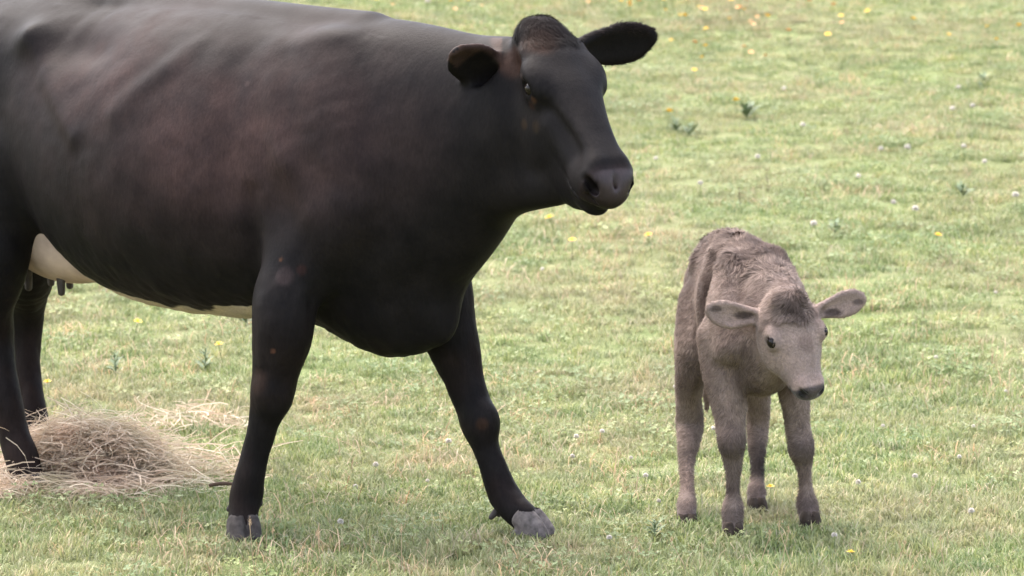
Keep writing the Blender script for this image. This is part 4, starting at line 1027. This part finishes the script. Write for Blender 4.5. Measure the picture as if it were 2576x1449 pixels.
for (u, v, s, lb) in ((335, 862, 1.5, 'bright yellow flower seen beneath the cow\'s belly beside the left dark weed'), (560, 918, 1.4, 'yellow flower just right of the dark weed beneath the cow\'s belly'),
                      (124, 1012, 1.3, 'yellow flower against the cow\'s far hind leg'), (1937, 1275, 1.1, 'orange yellow flower between the calf\'s hind and front hooves'),
                      (2140, 1440, 1.0, 'yellow flower at the bottom edge of the picture below the calf')):
    flower('yellow_flower', ye_me, u, v, s, lb, 'flower')

flower_labels()
# weeds: stalk with ranks of narrow leaves
def weed_geo(h, n, seed, spread=0.035):
    g = np.random.default_rng(seed); parts = []
    for k in range(n):
        z = h * (0.08 + 0.92 * k / n); a = k * 2.4 + g.uniform(-.3, .3); l = spread * (1.25 - 0.8 * k / n) * g.uniform(.7, 1.2); w = l * 0.17
        c, s = math.cos(a), math.sin(a); b = np.array([0, 0, z]); tip = b + [c * l, s * l, l * g.uniform(.3, 1.0)]; m = b * .5 + tip * .5 + [0, 0, l * .12]; sd = np.array([-s, c, 0]) * w
        parts.append(([b, m - sd, tip, m + sd, m + [0, 0, -0.002]], [(0, 1, 4), (0, 4, 3), (1, 2, 4), (4, 2, 3)]))
    return merge(parts)
def weed(u, v, h, n, label, mat=None, spread=0.035, name='weed', group=None, seed=1):
    p = G(u, v); r = bpy.data.objects.new(name, None); COL.objects.link(r); r.location = p; r.rotation_euler = (rnd.uniform(-.1, .1), rnd.uniform(-.15, .15), rnd.uniform(0, 6))
    tag(r, label, 'weed', group)
    link('stem', mesh_np('stem', *stem_geo(h, 0.002)), mat or MWEED, r); link('leaves', mesh_np('leaves', *weed_geo(h, n, seed, spread), smooth=False), mat or MWEED, r)['kind'] = 'stuff'
weed(515, 935, 0.085, 26, 'dark upright weed beneath the cow\'s belly, nearer the front leg', seed=1)
weed(292, 945, 0.085, 24, 'dark upright weed beneath the cow\'s belly, nearer the hind leg', seed=2)
weed(1648, 1358, 0.055, 20, 'low dark green weed left of the calf\'s hoof', seed=3)
weed(1700, 335, 0.07, 26, 'dark green weed just right of the cow\'s brow', seed=4, spread=0.045)
weed(1735, 345, 0.06, 22, 'lower dark weed beside the dark green one right of the cow\'s brow', seed=5, spread=0.05)
weed(1880, 300, 0.065, 34, 'wide dark green weed above the calf\'s back in the middle distance', seed=6, spread=0.07)
weed(1862, 520, 0.09, 18, 'brown seed stalk standing in the grass above the calf\'s back', MBROWN, 0.012, 'seed_stalk', seed=7)
weed(1932, 480, 0.10, 14, 'thin brown seed stalk above and right of the other one', MBROWN, 0.012, 'seed_stalk', seed=8)
weed(2470, 225, 0.11, 20, 'small dark weed near the right edge high in the picture', seed=9, spread=0.05)
weed(2420, 500, 0.06, 22, 'dark green low weed near the right edge at mid height', seed=10, spread=0.05)
weed(2100, 590, 0.05, 22, 'low weed in the grass above the calf\'s right shoulder', seed=11, spread=0.05)
weed(620, 820, 0.035, 20, 'flat dark weed beneath the belly just left of the front leg', seed=12, spread=0.06)

# tall dry stalks in the foreground
def stalk(u, v, h, lean, label, group):
    p = G(u, v)
    V, F = merge([stem_geo(h, 0.0014, (lean * h, -0.1 * h)), (lambda w: (w[0] * [0.5, 0.5, 1] + [lean * h * 0.9, -0.09 * h, h * 0.86], w[1]))(weed_geo(h * 0.22, 12, 4, 0.012))])
    o = link('grass_stalk', mesh_np('grass_stalk', V, F, smooth=False), MSTALK); o.location = p; tag(o, label, 'grass stalk', group)
ST = sorted(((668, 1415, 0.13, 0.05), (700, 1425, 0.10, -0.15), (775, 1425, 0.09, 0.3), (810, 1440, 0.11, -0.1), (1010, 1440, 0.12, 0.0), (1060, 1445, 0.09, 0.2), (640, 1440, 0.14, -0.08),
                      (1560, 1440, 0.09, 0.5), (1730, 1430, 0.08, -0.6), (1960, 1440, 0.12, 0.2), (2000, 1445, 0.14, -0.35), (2250, 1430, 0.07, 0.4), (2380, 1445, 0.1, -0.2), (330, 1440, 0.08, 0.3), (1290, 1430, 0.07, -0.3), (1905, 1430, 0.10, 0.35)))
ORD = ['leftmost', 'second', 'third', 'fourth', 'fifth', 'sixth', 'seventh', 'eighth', 'ninth', 'tenth', 'eleventh', 'twelfth', 'thirteenth', 'fourteenth', 'fifteenth', 'rightmost']
for k, (u, v, h, ln) in enumerate(ST):
    how = 'leaning left' if ln < -0.12 else 'leaning right' if ln > 0.12 else 'upright'
    where = ORD[k] if k in (0, 15) else ORD[k] + ' from the left'
    stalk(u, v, h, ln, 'pale dry grass stalk, %s, %s of those along the bottom edge' % (how, where), 'dry stalks along the front of the picture')
# twig behind the near hoof
p = W(572, 1247, 10.35) 
g0 = G(560, 1250)
T = Field((-0.06, -0.02, -0.01), (0.06, 0.02, 0.05), 0.003)
T.tube([((-0.045, 0, 0.02), 0.007, 0.006), ((-0.01, 0.003, 0.024), 0.006, 0.006), ((0.035, 0, 0.022), 0.005, 0.005)], k=0.002)
V, Q = T.mesh(1); o = link('twig', mesh_np('twig', V, Q), MBROWN); o.location = (g0[0] + 0.01, g0[1], 0.015); tag(o, 'short dark twig on the grass behind the cow\'s near front hoof', 'twig')
